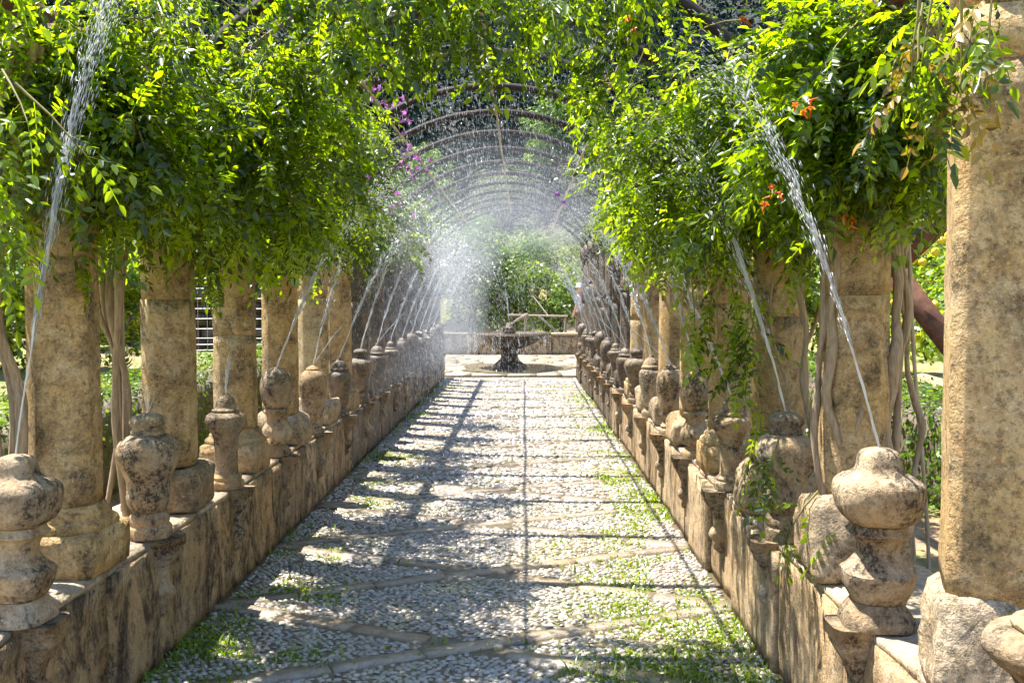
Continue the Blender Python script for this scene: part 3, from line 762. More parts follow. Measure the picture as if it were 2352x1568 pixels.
def put_flowers(parent, base, kind, p, n, spread, rs):
    for i in range(n):
        q = Vector(p) + Vector(rs.normal(0, spread, 3)) - base
        e = (rs.uniform(.4, 1.9), rs.uniform(-.6, .6), rs.uniform(0, 6.28))
        obj('flower', FLW[kind], parent, q, e, rs.uniform(.9, 1.35) * (.36 if kind == 'orange' else .75))

def vine(label, base, org, dirs, lens, stems, seed, m='vine', droop=1.0, lsc=1.0, singles=140, flowers=(), name='climbing_vine', step=.075, group='climbing vines on the pergola', dry=0.0):
    rs = np.random.RandomState(seed); base = Vector(base)
    t = empty(name, base); tag(t, label, 'vine', group, 'thing'); b3 = np.array(base)
    T, F, lines = shoots(org, dirs, lens, rs, droop, step)
    n = len(T); scl = rs.uniform(.75, 1.25, n) * lsc; which = rs.randint(0, len(COMP), n)
    # leaves that show largest: nearest to the lens inside the frame
    px = (T[:, 0] / T[:, 1]) * FPX + 1203; py = 688 - (T[:, 2] - CAMH) / T[:, 1] * FPX
    vis = (px > -40) & (px < 2390) & (py > -40) & (py < 1600)
    dist = np.where(vis, np.linalg.norm(T - [0, 0, CAMH], axis=1), 1e9)
    order = np.argsort(dist + rs.uniform(0, .5, n)); pick = [q for q in order[:singles] if dist[q] < 1e8]
    keep = np.ones(n, bool); keep[pick] = False
    for q in pick:
        mm = Matrix.Identity(4); R3 = F[q].T * scl[q]
        for a in range(3):
            for c in range(3): mm[a][c] = R3[a, c]
            mm[a][3] = T[q, a] - b3[a]
        o = obj('leaf', comp_mesh(int(which[q]), m), t); o.matrix_local = mm
    if dry > 0:
        dm = keep & (rs.rand(n) < dry); keep &= ~dm
        if dm.sum() > 3:
            V, Q, A_ = place(COMP, T[dm] - b3, F[dm], scl[dm], which[dm], rs); o = obj('dry_foliage', mesh('dry_foliage', V, [Q], M['dry'], False, A_), t); o['kind'] = 'stuff'
    V, Q, A_ = place(COMP, T[keep] - b3, F[keep], scl[keep], which[keep], rs)
    o = obj('foliage', mesh('foliage', V, [Q], M[m], False, A_), t); o['kind'] = 'stuff'
    mb = MB()
    for ln in lines:
        V, Q = tube(ln - b3, np.linspace(.0045, .0018, len(ln)), 4); mb.add(V, Q)
    o = obj('shoots', mb.mesh('shoots', M['shoot'], True), t); o['kind'] = 'stuff'
    for pts, r0, r1 in stems:
        P = stem_path(pts, .035, seed + r0 * 900, 26) - b3
        rad = np.linspace(r0, r1, len(P)) * (1 + .18 * np.sin(np.linspace(0, 19, len(P)) + seed))
        V, Q = tube(P, rad, 8); obj('stem', mesh('stem', V, [Q], M['bark'], True), t)
    for kind, p, k, sp in flowers: put_flowers(t, base, kind, p, k, sp, rs)
    return t

def clump(p, f=1.7, s=0.0): return mnoise.noise(Vector((p[0] * f + s, p[1] * f, p[2] * f - s)))
def curtain(side, y0, y1, n, seed, xin, zb, pitch=True, gate=-.12, ztop=3.35, keep=None):
    """shoot origins of a hanging curtain on one side"""
    rs = np.random.RandomState(seed); O, D, L = [], [], []
    xo = -2.05 if side < 0 else 1.55
    while len(O) < n:
        y = rs.uniform(y0, y1)
        b = rs.rand() ** .8; x = xo + (xin - xo) * b
        zt = min(zarch(x) + .06, ztop); z = zb + .18 + (zt - zb - .18) * rs.rand() ** .85
        p = (x, y, z)
        if clump(p, 1.5, seed * .1) < gate: continue
        if keep and not keep(x, y, z): continue
        ph = (y - CYK(0)) / S; ph = abs(ph - round(ph)) * S
        if ph > .26 and rs.rand() < (.85 if z > 2.2 else .6): continue
        d = (-side * rs.uniform(-.35, 1.0), rs.uniform(-1.0, .5), rs.uniform(-.7, .35))
        O.append(p); D.append(d); L.append(rs.uniform(.22, .52))
    return O, D, L
# ------------------------------------------------------------------ climbing vines
VG = 'climbing vines on the pergola'
def merge(*a): return tuple(sum((list(q[i]) for q in a), []) for i in range(3))
def spray(spots, seed, d=(0, 0, -1), L=(.3, .5), jit=.06):
    rs = np.random.RandomState(seed); O, D, LL = [], [], []
    for (p, n) in spots:
        for i in range(n):
            O.append(np.array(p) + rs.normal(0, jit, 3)); D.append(np.array(d) + rs.normal(0, .28, 3)); LL.append(rs.uniform(*L))
    return O, D, LL
def upstems(x, y, side, seed, n=4, z0=H, z1=2.5, r=.02, sp=.07):
    rs = np.random.RandomState(seed); out = []
    for i in range(n):
        a = (x + rs.normal(0, sp), y + rs.normal(0, sp), z0 - .05); b = (x + rs.normal(0, sp), y + rs.normal(0, sp), z0 + .6); c = (x + rs.normal(0, sp), y + rs.normal(0, sp * 1.4), z0 + 1.2)
        e = (x - side * .1 + rs.normal(0, .1), y + rs.normal(0, .15), z1)
        out.append(([a, b, c, e], r * rs.uniform(.6, 1.1), r * .55))
    return out
# left row
fl = lambda kind, px, py, d, n, sp: (kind, tuple(at(px, py, d)), n, sp)
s0 = merge(curtain(-1, 2.8, 4.5, 260, 101, -1.40, 1.92, gate=-.05, keep=lambda x, y, z: y > 3.55 or x < -1.85),
           spray([(tuple(at(-60, 170, 2.7)), 3), (tuple(at(-70, 290, 2.75)), 4), (tuple(at(-40, 340, 2.9)), 3), (tuple(at(-70, 420, 2.8)), 3)], 7, (.35, -.2, -.5), (.2, .34)))
vine('bright leafy vine with bare twisted stems beside the first left column', (-1.93, 3.5, H), *s0,
     upstems(-1.93, 3.47, -1, 11, 6, r=.022, sp=.055), 21, singles=170, flowers=[], lsc=.9)
rs = np.random.RandomState(55)
for i in range(150):
    s0[0].append((rs.uniform(-2.45, -1.95), rs.uniform(3.0, 4.7), rs.uniform(2.0, 3.0))); s0[1].append((rs.uniform(-.2, .8), rs.uniform(-1, .3), rs.uniform(-.6, .2))); s0[2].append(rs.uniform(.25, .5))
s1 = curtain(-1, 4.3, 5.7, 300, 102, -1.15, 1.88, gate=-.08)
vine('dense dark green vine hanging between the second and third left columns', (-1.87, 4.42, H), *s1,
     upstems(-1.87, 4.42, -1, 12, 5, r=.022, sp=.05), 22, singles=150, lsc=.88, flowers=[fl('purple', 505, 382, 4.6, 7, .035), fl('purple', 710, 198, 5.0, 3, .03)])
s2 = curtain(-1, 5.6, 7.4, 270, 103, -1.22, 1.94, gate=-.08)
vine('leafy vine with a few purple flowers over the third and fourth left columns', (-1.95, 6.5, H), *s2,
     upstems(-1.95, 6.5, -1, 13, 4), 23, singles=120, lsc=.88, flowers=[fl('purple', 800, 395, 6.4, 8, .05), fl('purple', 815, 432, 6.5, 9, .05), fl('purple', 735, 500, 6.2, 5, .05)])
s3 = curtain(-1, 7.4, 9.6, 190, 104, -1.32, 2.1, gate=-.02)
vine('trellis vine with bright purple flower clusters on the left hoops', (-1.95, 8.6, H), *s3,
     upstems(-1.95, 8.6, -1, 14, 3), 24, m='bougain', singles=60, lsc=.85, flowers=[fl('purple', 905, 255, 8.2, 26, .10), fl('purple', 940, 375, 8.8, 20, .09), fl('purple', 900, 465, 8.6, 12, .07), fl('purple', 868, 180, 7.8, 8, .06), fl('purple', 830, 415, 7.6, 10, .07)])
s4 = curtain(-1, 9.6, 13.4, 140, 105, -1.5, 2.3, gate=.0)
vine('thin misty grey green vine on the farther left hoops', (-1.95, 11.4, H), *s4, upstems(-1.95, 11.4, -1, 15, 3), 25, m='bougain', singles=30, lsc=.9)
# overhead
rs = np.random.RandomState(66); O, D, L = [], [], []
while len(O) < 52:
    x = rs.uniform(-1.0, .6); y = 4.55 + rs.normal(0, .2)
    p = (x, y, zarch(x) - rs.uniform(-.05, .06))
    if clump(p, 1.6, 3.3) < -.02: continue
    O.append(p); D.append((rs.normal(0, .35), rs.normal(-.2, .3), rs.uniform(-1.0, -.3))); L.append(rs.uniform(.06, .16))
for i in range(26):  # unseen shoots on top of the hoops, added to shade the near path
    x = rs.uniform(-1.7, -.5); y = rs.choice([CYK(0), CYK(1)]) + rs.normal(0, .16); O.append((x, y, zarch(x) + rs.uniform(0, .1))); D.append((rs.normal(0, 1), rs.normal(0, 1), rs.uniform(-.2, .3))); L.append(rs.uniform(.2, .4))
O2, D2, L2 = spray([(tuple(at(930, 40, 4.6)), 4), (tuple(at(1060, 20, 4.5)), 5), (tuple(at(1110, 80, 4.8)), 2), (tuple(at(800, 20, 4.2)), 5), (tuple(at(1190, 30, 4.8)), 4)], 9, (0, -.1, -1), (.14, .28), .05)
for i in range(46):
    O2.append(np.array(at(rs.uniform(700, 1330), rs.uniform(-120, 0), rs.uniform(4.1, 4.6)))); D2.append((rs.normal(0, .5), rs.normal(-.2, .4), rs.uniform(-.9, -.1))); L2.append(rs.uniform(.12, .24))
vine('vine sprays drooping from the crown of the nearest hoops', (XC, 4.9, 2.6), O + O2, D + D2, L + L2, [([(-1.7, 4.9, 2.63), (-1.0, 4.93, 3.15), (-.3, 4.9, 3.36), (.4, 4.95, 3.22)], .016, .008)], 26, singles=150)
# right row
s0 = merge(curtain(1, 3.3, 4.4, 270, 111, 1.10, 2.02, gate=-.05, keep=lambda x, y, z: y > 3.6 or x > 1.25),
           spray([(tuple(at(1870, 1130, 3.62)), 1), (tuple(at(1920, 1150, 3.55)), 1)], 12, (-.2, -.2, -.2), (.12, .2), .03))
stR = [([at(1950, 1140, 3.60), at(1935, 1080, 3.60), at(1910, 900, 3.6), at(1905, 720, 3.62), at(1925, 560, 3.62), at(1960, 380, 3.6)], .020, .013),
       ([at(1940, 1100, 3.59), at(1962, 1000, 3.58), at(1990, 860, 3.6), at(2010, 720, 3.6), at(2012, 560, 3.6), at(2000, 350, 3.6)], .013, .010),
       ([at(2010, 1180, 3.66), at(2030, 1040, 3.64), at(2048, 860, 3.64), at(2056, 720, 3.66), at(2052, 520, 3.7), at(2040, 300, 3.7)], .026, .018),
       ([at(2040, 1160, 3.72), at(2058, 980, 3.72), at(2064, 820, 3.72), at(2075, 640, 3.7), at(2070, 450, 3.75), at(2062, 150, 3.75)], .018, .014),
       ([at(2105, 1300, 4.3), at(2090, 1150, 4.3), at(2118, 1000, 4.3), at(2095, 900, 4.3), at(2070, 760, 4.2), at(2078, 560, 4.1), at(2068, 300, 4.0)], .016, .012),
       ([at(1930, 1190, 3.62), at(1880, 1080, 3.64), at(1878, 900, 3.66), at(1888, 740, 3.66), at(1890, 560, 3.7)], .015, .012)]
stR = [([tuple(p) for p in a], b, c) for a, b, c in stR]
vine('vine with orange trumpet flowers and thick stems round the second right column', (1.30, 3.68, H), *s0, stR, 31, singles=170, lsc=.9,
     flowers=[fl('orange', 1765, 453, 3.25, 5, .018), fl('orange', 1945, 508, 3.45, 5, .018), fl('orange', 1835, 262, 3.2, 4, .015), fl('orange', 1700, 60, 3.6, 3, .015)])
s1 = merge(spray([(tuple(at(1270, 0, 4.7)), 2), (tuple(at(1360, 90, 4.8)), 6), (tuple(at(1420, 180, 5.0)), 7), (tuple(at(1460, 290, 5.2)), 7), (tuple(at(1490, 400, 5.4)), 7), (tuple(at(1470, 90, 4.8)), 7), (tuple(at(1530, 230, 4.9)), 7)], 19, (-.45, -.2, -.4), (.16, .30), .07),
           curtain(1, 4.3, 5.8, 330, 112, .92, 1.92, gate=-.08),
           spray([(tuple(at(1640, 640, 4.55)), 3), (tuple(at(1700, 660, 4.5)), 3), (tuple(at(1725, 780, 4.45)), 2), (tuple(at(1600, 700, 4.6)), 1), (tuple(at(1760, 860, 4.35)), 1)], 14, (-.05, -.1, -1), (.24, .42), .05),
           spray([(tuple(at(1745, 960, 4.02)), 1), (tuple(at(1800, 1010, 4.0)), 1)], 15, (-.1, -.1, -1), (.18, .26), .03))
stR2 = upstems(1.42, 4.9, 1, 16, 4, r=.02, sp=.05) + [([tuple(at(1870, 1010, 4.5)), tuple(at(1850, 900, 4.5)), tuple(at(1838, 720, 4.5)), tuple(at(1830, 560, 4.5))], .018, .012), ([tuple(at(1860, 1180, 4.2)), tuple(at(1830, 1000, 4.4)), tuple(at(1790, 850, 4.55)), tuple(at(1770, 640, 4.6))], .008, .006)]
vine('sunlit vine with long sprays hanging down over the third right urn', (1.40, 4.9, H), *s1, stR2, 32, singles=200, lsc=.88, droop=1.0, flowers=[fl('orange', 1443, 70, 4.4, 3, .02)])
s2 = curtain(1, 5.7, 7.6, 300, 113, .88, 1.98, gate=-.08, keep=lambda x, y, z: z > 2.0 + (1.2 - x) * .35)
vine('sunlit leafy vine arching over the fourth and fifth right columns', (1.42, 6.6, H), *s2, upstems(1.42, 6.6, 1, 17, 4), 33, singles=120, lsc=.88)
s3 = curtain(1, 7.6, 10.2, 160, 114, .92, 2.3, gate=0.0)
vine('trellis vine with a few pink flowers on the right hoops', (1.42, 9.0, H), *s3, upstems(1.42, 9.0, 1, 18, 3), 34, m='bougain', singles=60, lsc=.85, flowers=[fl('purple', 1290, 452, 9.0, 3, .04)])
s4 = curtain(1, 10.2, 13.6, 100, 115, 1.12, 2.4, gate=.02)
vine('thin misty vine on the farther right hoops', (1.42, 12.0, H), *s4, upstems(1.42, 12.0, 1, 19, 3), 35, m='bougain', singles=30, lsc=.9)
# drying spray over the near right column
O, D, L = spray([(tuple(at(2140, -40, 2.35)), 4), (tuple(at(2190, -20, 2.3)), 3), (tuple(at(2205, 30, 2.3)), 2)], 41, (.05, -.05, -1), (.10, .20), .035)
vine('half dried yellowing vine spray hanging beside the thick right column', (1.12, 2.4, 2.4), O, D, L, [([(1.35, 2.5, 2.63), (1.2, 2.4, 2.55), (1.0, 2.35, 2.42)], .010, .006)], 36, singles=0, dry=.4, lsc=.8)

# canes
def cane(label, a, b, r=.009):
    a = Vector(a); b = Vector(b); pts = [a.lerp(b, t) + Vector((.006 * math.sin(t * 7), 0, 0)) for t in np.linspace(0, 1, 28)]
    V, Q = tube(np.array([tuple(p - a) for p in pts]), [r * (1.16 if i % 5 == 0 else 1) for i in range(28)], 7)
    tag(obj('bamboo_cane', mesh('bamboo_cane', V, [Q], M['cane'], True), None, a), label, 'cane', 'support canes')
cane('upright bamboo cane on the left wall beside the second column', (-1.845, 4.36, H), (-1.86, 4.45, 2.3))
cane('leaning bamboo cane behind the second right urn', at(2142, 1345, 4.5), at(2078, 560, 4.5))

# ------------------------------------------------------------------ water jets
OCT = np.array([(1, 0, 0), (-.5, .866, 0), (-.5, -.866, 0), (0, 0, 1), (0, 0, -1)], float)
OT = np.array([(0, 1, 3), (1, 2, 3), (2, 0, 3), (1, 0, 4), (2, 1, 4), (0, 2, 4)])
def drops(P, Vel, r, expo=.004):
    n = len(P); sp = np.linalg.norm(Vel, axis=1); d = Vel / (sp[:, None] + 1e-9)
    a = np.cross(d, [.3, .9, .2]); a /= np.linalg.norm(a, axis=1, keepdims=True) + 1e-9; b = np.cross(d, a)
    L = np.maximum(r * 1.3, sp * expo * .5)
    V = P[:, None, :] + (OCT[None, :, 0:1] * a[:, None] + OCT[None, :, 1:2] * b[:, None]) * r[:, None, None] + OCT[None, :, 2:3] * d[:, None] * L[:, None, None]
    return V.reshape(-1, 3), (OT[None] + (np.arange(n) * 5)[:, None, None]).reshape(-1, 3)
G = np.array([0, 0, -9.81])
def jet(label, p, v, n, seed, spread=.09, tb=.25, tmax=1.05, r0=.0055, rd=(.0016, .0036), zmin=-.5, name='water_jet', extra=(), group='water jets of the urns', expo=.0095):
    rs = np.random.RandomState(seed); p = np.array(p, float); v = np.array(v, float)
    t = empty(name, p); tag(t, label, 'water jet', group, 'thing')
    mb = MB()
    for vv, tbb, rr in [(v, tb, r0)] + list(extra):
        vv = np.array(vv, float); nst = 5 if rr > .004 else 2
        for q in range(nst):                                   # twisting strands that break up higher in the jet
            t0 = 0.0 if q < 2 else rs.uniform(.1, .5) * tbb; t1 = tbb * rs.uniform(.55, 1.0) if q < 2 else min(tbb, t0 + tbb * rs.uniform(.25, .6))
            tm = np.linspace(t0, t1, 30); P = np.array([vv * z + .5 * G * z * z for z in tm]); ph = rs.uniform(0, 6.28, 2)
            wob = rr * (.4 + 1.6 * tm / tbb); P[:, 0] += wob * np.sin(tm * 95 + ph[0]); P[:, 1] += wob * np.cos(tm * 80 + ph[1]); P += rs.normal(0, 1, P.shape) * (tm / tbb)[:, None] ** 2 * .003
            rad = rr * (.55 if q < 2 else .4) * (1 + .45 * np.sin(tm * 260 + ph[0]) + rs.normal(0, .15, 30)); rad[-3:] *= np.array([.7, .45, .15])
            if q >= 2: rad[:3] *= np.array([.15, .5, .8])
            V, Q = tube(P, np.abs(rad) + .0004, 6); mb.add(V, Q)
    obj('stream', mb.mesh('stream', M['water'], True), t)
    if n:
        tt = rs.uniform(.06, tmax, n) ** 1.0; tt = np.where(rs.rand(n) < .4, rs.uniform(.06, tb * 1.7, n), tt)
        vel = v[None] * (1 + rs.normal(0, .035, (n, 1))) + rs.normal(0, 1, (n, 3)) * spread * np.where(rs.rand(n, 1) < .3, 2.4, 1) * np.minimum(1, tt[:, None] / .25 + .25)
        k = .35; P = vel * ((1 - np.exp(-k * tt)) / k)[:, None] + .5 * G * (tt ** 2)[:, None]; vv = vel * np.exp(-k * tt)[:, None] + G * tt[:, None]
        ok = P[:, 2] > zmin; P, vv = P[ok], vv[ok]
        V, F = drops(P, vv, rs.uniform(*rd, len(P)), expo); o = obj('spray', mesh('spray', V, [F], M['water'], True), t); o['kind'] = 'stuff'
    return t
JV = {}
for side in (-1, 1):
    for k in range(0, NB + 1):
        ty = urn_type(k); s_ = 1 + .03 * math.sin(k * 5 + side)
        p = (URNX[side], UY(k), H + URN_H[ty] * s_)
        lab = f'water jet leaping from the {ORD[k if side < 0 else k + 1]} urn on the {SIDE[side]} wall'
        rs = np.random.RandomState(500 + k * 2 + side)
        vx = -side * rs.uniform(1.35, 2.05); vz = rs.uniform(5.0, 5.6); vy = rs.normal(0, .12)
        kw = dict(n=1100 if k < 6 else 420, seed=900 + k * 3 + side, spread=.09 + .006 * k, tmax=.7, r0=.0050 + .0003 * k, rd=(.0007 + .00010 * k, .0015 + .00016 * k))
        if (side, k) == (-1, 0): vx, vz, vy = .92, 6.2, .15; kw.update(n=2200, spread=.05, tb=.24, r0=.0042, rd=(.0006, .0015))
        if (side, k) == (1, 0): vx, vz, vy = -1.42, 5.3, .05; kw.update(n=1000, spread=.045, tmax=.5, r0=.0042, rd=(.0006, .0015))
        if (side, k) == (-1, 1):
            jet('weak sputtering spray from the knobbed second urn on the left wall', p, (-.12, 0, 1.6), 60, 77, .25, .08, .3, .0018, (.001, .002), -.05, extra=[((.5, 0, 1.4), .09, .0015), ((.18, 0, 1.7), .1, .0012)]); continue
        if (side, k) == (-1, 2): vx, vz, vy = .22, 2.4, 0; kw.update(n=150, tmax=.4, tb=.12)
        if (side, k) == (1, 2): kw.update(n=250, tmax=.5, tb=.15)
        ex = [((vx * 1.9, vy + .3, vz * .72), .14, .002)] if k in (4, 7, 11, 12) else []
        jet(lab, p, (vx, vy, vz), extra=ex, **kw)
jet('thin water jet rising from the top of the fountain', (FX, FY, 1.07), (-.35, .1, 4.0), 350, 71, .08, .2, .6, .006, (.0015, .003), -1.0, name='fountain_jet', group='fountain water')
# water running off the fountain rim
rs = np.random.RandomState(72); P, VV = [], []
for q in range(38):
    a = rs.uniform(0, 6.28); m_ = rs.randint(8, 40)
    tt = rs.uniform(0, .38, m_); P.append(np.column_stack([FX + .96 * math.cos(a) + rs.normal(0, .008, m_), FY + 1.53 * math.sin(a) + rs.normal(0, .008, m_), .80 - 4.9 * tt ** 2])); VV.append(np.column_stack([np.zeros(m_), np.zeros(m_), -9.8 * tt - .3]))
V, F = drops(np.concatenate(P), np.concatenate(VV), rs.uniform(.0018, .004, sum(map(len, P))), .02)
tag(obj('dripping_water', mesh('dripping_water', V, [F], M['water'], True)), 'water dripping in threads from the fountain bowl rim', 'water', kind='stuff')
# fine spray drifting through the pergola
rs = np.random.RandomState(73); n = 32000
ch_ = rs.rand(n); za = lambda x: np.array([zarch(q) for q in x])
n1, n2 = int(n * .52), int(n * .22); n3 = n - n1 - n2
x1 = rs.normal(-1.32, .24, n1); y1_ = 7.5 + 11.8 * rs.beta(2.2, 1.0, n1); z1_ = .3 + 2.6 * rs.beta(1.6, 1.6, n1)
x2 = rs.uniform(-1.4, .8, n2); y2_ = 5.0 + 12 * rs.beta(1.1, 1.6, n2); z2_ = za(x2) - 1.0 * rs.beta(1.0, 1.8, n2)
x3 = rs.normal(-.5, .7, n3); y3_ = rs.uniform(6, 19, n3); z3_ = rs.uniform(.1, 2.9, n3)
xx = np.concatenate([x1, x2, x3]); yy = np.concatenate([y1_, y2_, y3_]); zz = np.concatenate([z1_, z2_, z3_])
ok = (xx > XL - .1) & (xx < XR) & (zz < za(xx) - .02); P = np.column_stack([xx, yy, zz])[ok]
vv = np.column_stack([rs.normal(.35, .5, len(P)), rs.normal(0, .2, len(P)), -rs.uniform(1.2, 4.2, len(P))])
V, F = drops(P, vv, rs.uniform(.0005, .0011, len(P)) * (.5 + P[:, 1] / 13), .014)
tag(obj('falling_spray', mesh('falling_spray', V, [F], M['water'], True)), 'fine white spray of droplets filling the far pergola', 'spray', kind='stuff')

# soft mist hanging over the far jets
def mist_mat():
    m, nt, b, o = mat('water_mist'); nt.nodes.remove(b)
    v = nd(nt, 'ShaderNodeVolumePrincipled', Density=.040, Anisotropy=.0); v.inputs['Color'].default_value = (.90, .95, 1, 1)
    nt.links.new(v.outputs[0], o.inputs['Volume']); return m
mx = np.linspace(XL + .03, XR - .03, 9)
mring = [(x, zarch(x) - .06) for x in mx] + [(XR - .03, 2.55), (-.35, 2.45), (-.62, 1.9), (-.75, .75), (XL + .03, .62)]
mn = len(mring); MV = [(x, yq, z) for yq in (9.2, 19.3) for x, z in mring]
MQ = [(i, (i + 1) % mn, mn + (i + 1) % mn, mn + i) for i in range(mn)]
MC = np.array([tuple(range(mn))[::-1], tuple(range(mn, 2 * mn))])
tag(obj('mist', mesh('mist', MV, [np.array(MQ), MC], mist_mat())), 'pale mist of water hanging in the far half of the pergola', 'mist', kind='stuff')
# ------------------------------------------------------------------ garden plants
def scatter_leaves(P, N, size, rs, asp=.5):
    """one diamond leaf at each point, facing roughly N"""
    n = len(P); d = np.cross(N, rs.normal(0, 1, (n, 3))); d /= np.linalg.norm(d, axis=1, keepdims=True) + 1e-9
    nn = N + rs.normal(0, .55, (n, 3)); nn /= np.linalg.norm(nn, axis=1, keepdims=True); e = np.cross(nn, d); e /= np.linalg.norm(e, axis=1, keepdims=True) + 1e-9
    s_ = size * rs.uniform(.6, 1.3, n)[:, None]
    V = np.stack([P - d * s_ * .5, P + e * s_ * asp * .5 - nn * s_ * .08, P + d * s_ * .5, P - e * s_ * asp * .5 - nn * s_ * .08], 1)
    return V.reshape(-1, 3), (np.array([(0, 1, 2, 3)])[None] + (np.arange(n) * 4)[:, None, None]).reshape(-1, 4)
def crown(seed, rx, rz, lumps, per, size, m, asp=.5, rl=.38):
    rs = np.random.RandomState(seed); P, N = [], []
    for i in range(lumps):
        u = rs.normal(0, 1, 3); u /= np.linalg.norm(u); q = rs.uniform(.35, .95)
        c = u * q * np.array([rx, rx, rz]); r = rx * rl * rs.uniform(.6, 1.25); k = int(per * rs.uniform(.6, 1.4))
        v = rs.normal(0, 1, (k, 3)); v /= np.linalg.norm(v, axis=1, keepdims=True)
        P.append(c + v * (r * rs.uniform(.35, 1.05, (k, 1)) ** .6) * np.array([1, 1, .8])); N.append(v * .6 + np.array([0, 0, .6]) + u * .3)
    P = np.concatenate(P); N = np.concatenate(N); V, Q = scatter_leaves(P, N, size, rs, asp)
    var = (np.repeat(rs.rand(lumps), 1)[rs.randint(0, lumps, len(P))] * .3 + rs.rand(len(P)) * .7)
    return mesh('crown', V, [Q], M[m], False, var)
def trunk(seed, h, r, spread=.5):
    rs = np.random.RandomState(seed); mb = MB()
    pts = [(0, 0, -.3), (rs.normal(0, .04), rs.normal(0, .04), h * .35), (rs.normal(0, .08), rs.normal(0, .08), h * .7), (rs.normal(0, .1), rs.normal(0, .1), h)]
    P = stem_path(pts, .05, seed, 10); V, Q = tube(P, np.linspace(r, r * .5, 10), 8); mb.add(V, Q)
    for i in range(5):
        a = rs.uniform(0, 6.28); s_ = P[rs.randint(4, 8)]; e = s_ + np.array([math.cos(a) * spread, math.sin(a) * spread, h * rs.uniform(.3, .55)])
        V, Q = tube(stem_path([s_, (s_ + e) / 2 + rs.normal(0, .05, 3), e], .04, seed + i, 7), np.linspace(r * .45, r * .15, 7), 6); mb.add(V, Q)
    return mb.mesh('trunk', M['trunk'], True)
TK = {'citrus': [(trunk(1, 1.0, .06), crown(11, 1.0, 1.05, 26, 260, .10, 'citrus', .5)), (trunk(2, 1.0, .06), crown(12, 1.0, 1.15, 28, 260, .10, 'citrus', .5))],
      'tree': [(trunk(3, 1.5, .09), crown(13, 1.3, 1.6, 34, 300, .12, 'tree', .45)), (trunk(4, 1.5, .09), crown(14, 1.35, 1.5, 34, 300, .12, 'tree', .45))],
      'olive': [(trunk(5, 1.4, .11), crown(15, 1.4, 1.2, 30, 280, .10, 'olive', .28)), (trunk(6, 1.4, .11), crown(16, 1.5, 1.25, 30, 280, .10, 'olive', .28))]}
CZ = {'citrus': 1.25, 'tree': 1.9, 'olive': 2.0}
LEM = None
def lemon_mesh():
    V, Q = loft(smooth_prof([(.0, -.045), (.012, -.038), (.03, -.02), (.034, 0), (.03, .02), (.012, .036), (.0, .043)], 2), 10); return mesh('fruit', V, [Q], M['lemon'], True)
def plant_tree(kind, i, x, y, sc, label, rot, z=None, fruit=0, sz=None, group='trees in the garden'):
    global LEM
    t = empty({'citrus': 'citrus_tree', 'tree': 'broadleaf_tree', 'olive': 'olive_tree'}[kind], (x, y, terrain(x, y) if z is None else z), rot); tag(t, label, 'tree', group, 'thing')
    t.scale = (sc, sc, sc if sz is None else sz)
    tr, cr = TK[kind][i % 2]; obj('trunk', tr, t); obj('crown', cr, t, (0, 0, CZ[kind]))
    if fruit:
        LEM = LEM or lemon_mesh(); rs = np.random.RandomState(fruit)
        for q in range(fruit):
            u = rs.normal(0, 1, 3); u[1] = -abs(u[1]) * .8; u /= np.linalg.norm(u); v = Matrix.Rotation(-rot, 3, 'Z') @ Vector(u * [1.0, 1.0, .9] * rs.uniform(.9, 1.08))
            obj('fruit', LEM, t, (v.x, v.y, CZ[kind] - .15 + v.z * .8), (rs.rand() * 3, rs.rand() * 3, 0), 1.3 / sc)
    return t
# beyond the terrace wall
plant_tree('tree', 0, -1.75, 30.2, 1.12, 'dark green leafy tree behind the terrace wall left of the fountain', .3)
plant_tree('tree', 1, -.25, 31.6, 1.05, 'leafy tree just behind the fountain jet', 1.9)
plant_tree('citrus', 0, 1.15, 30.6, 1.15, 'yellow green citrus tree behind the wooden rail', .7, fruit=0, sz=1.35)
plant_tree('tree', 1, -3.6, 31.5, 1.25, 'leafy tree behind the far end of the left columns', 2.7)
plant_tree('olive', 0, .35, 37.5, 1.25, 'grey green olive tree on the slope above the citrus', .2)
plant_tree('olive', 1, 2.4, 38.5, 1.2, 'olive tree on the slope behind the far right columns', 1.2)
plant_tree('tree', 0, -2.6, 37.0, 1.35, 'tall tree on the slope behind the fountain trees', 1.0)
plant_tree('olive', 0, -.9, 44.0, 1.5, 'olive tree high on the slope under the last hoops', 2.2)
plant_tree('tree', 1, -4.8, 43.0, 1.6, 'broad tree high on the slope at the left', .4)
plant_tree('olive', 1, 3.6, 46.0, 1.5, 'pale olive tree high on the slope at the right', 3.0)
plant_tree('tree', 0, 1.6, 51.0, 1.7, 'round tree high on the slope above the olives', 2.0)
# left garden
plant_tree('citrus', 1, -6.6, 12.2, 1.0, 'bushy citrus tree in the garden left of the columns', .5)
plant_tree('citrus', 0, -8.2, 16.5, 1.2, 'bushy green citrus tree behind the second left column', 1.5)
plant_tree('tree', 0, -10.5, 20.5, 1.2, 'green tree far behind the first and second left columns', 2.5)
plant_tree('olive', 0, -12.5, 26.0, 1.5, 'olive tree up the slope at far left', 0.5)
plant_tree('tree', 1, -7.5, 25.0, 1.5, 'tree behind the dark stone wall at left', 0.9)
plant_tree('citrus', 0, -15.0, 24.0, 1.6, 'low green tree at the left edge behind the vine stems', 2.9)
plant_tree('citrus', 1, -5.75, 13.4, .95, 'round green citrus bush between the first two left columns', 2.1)
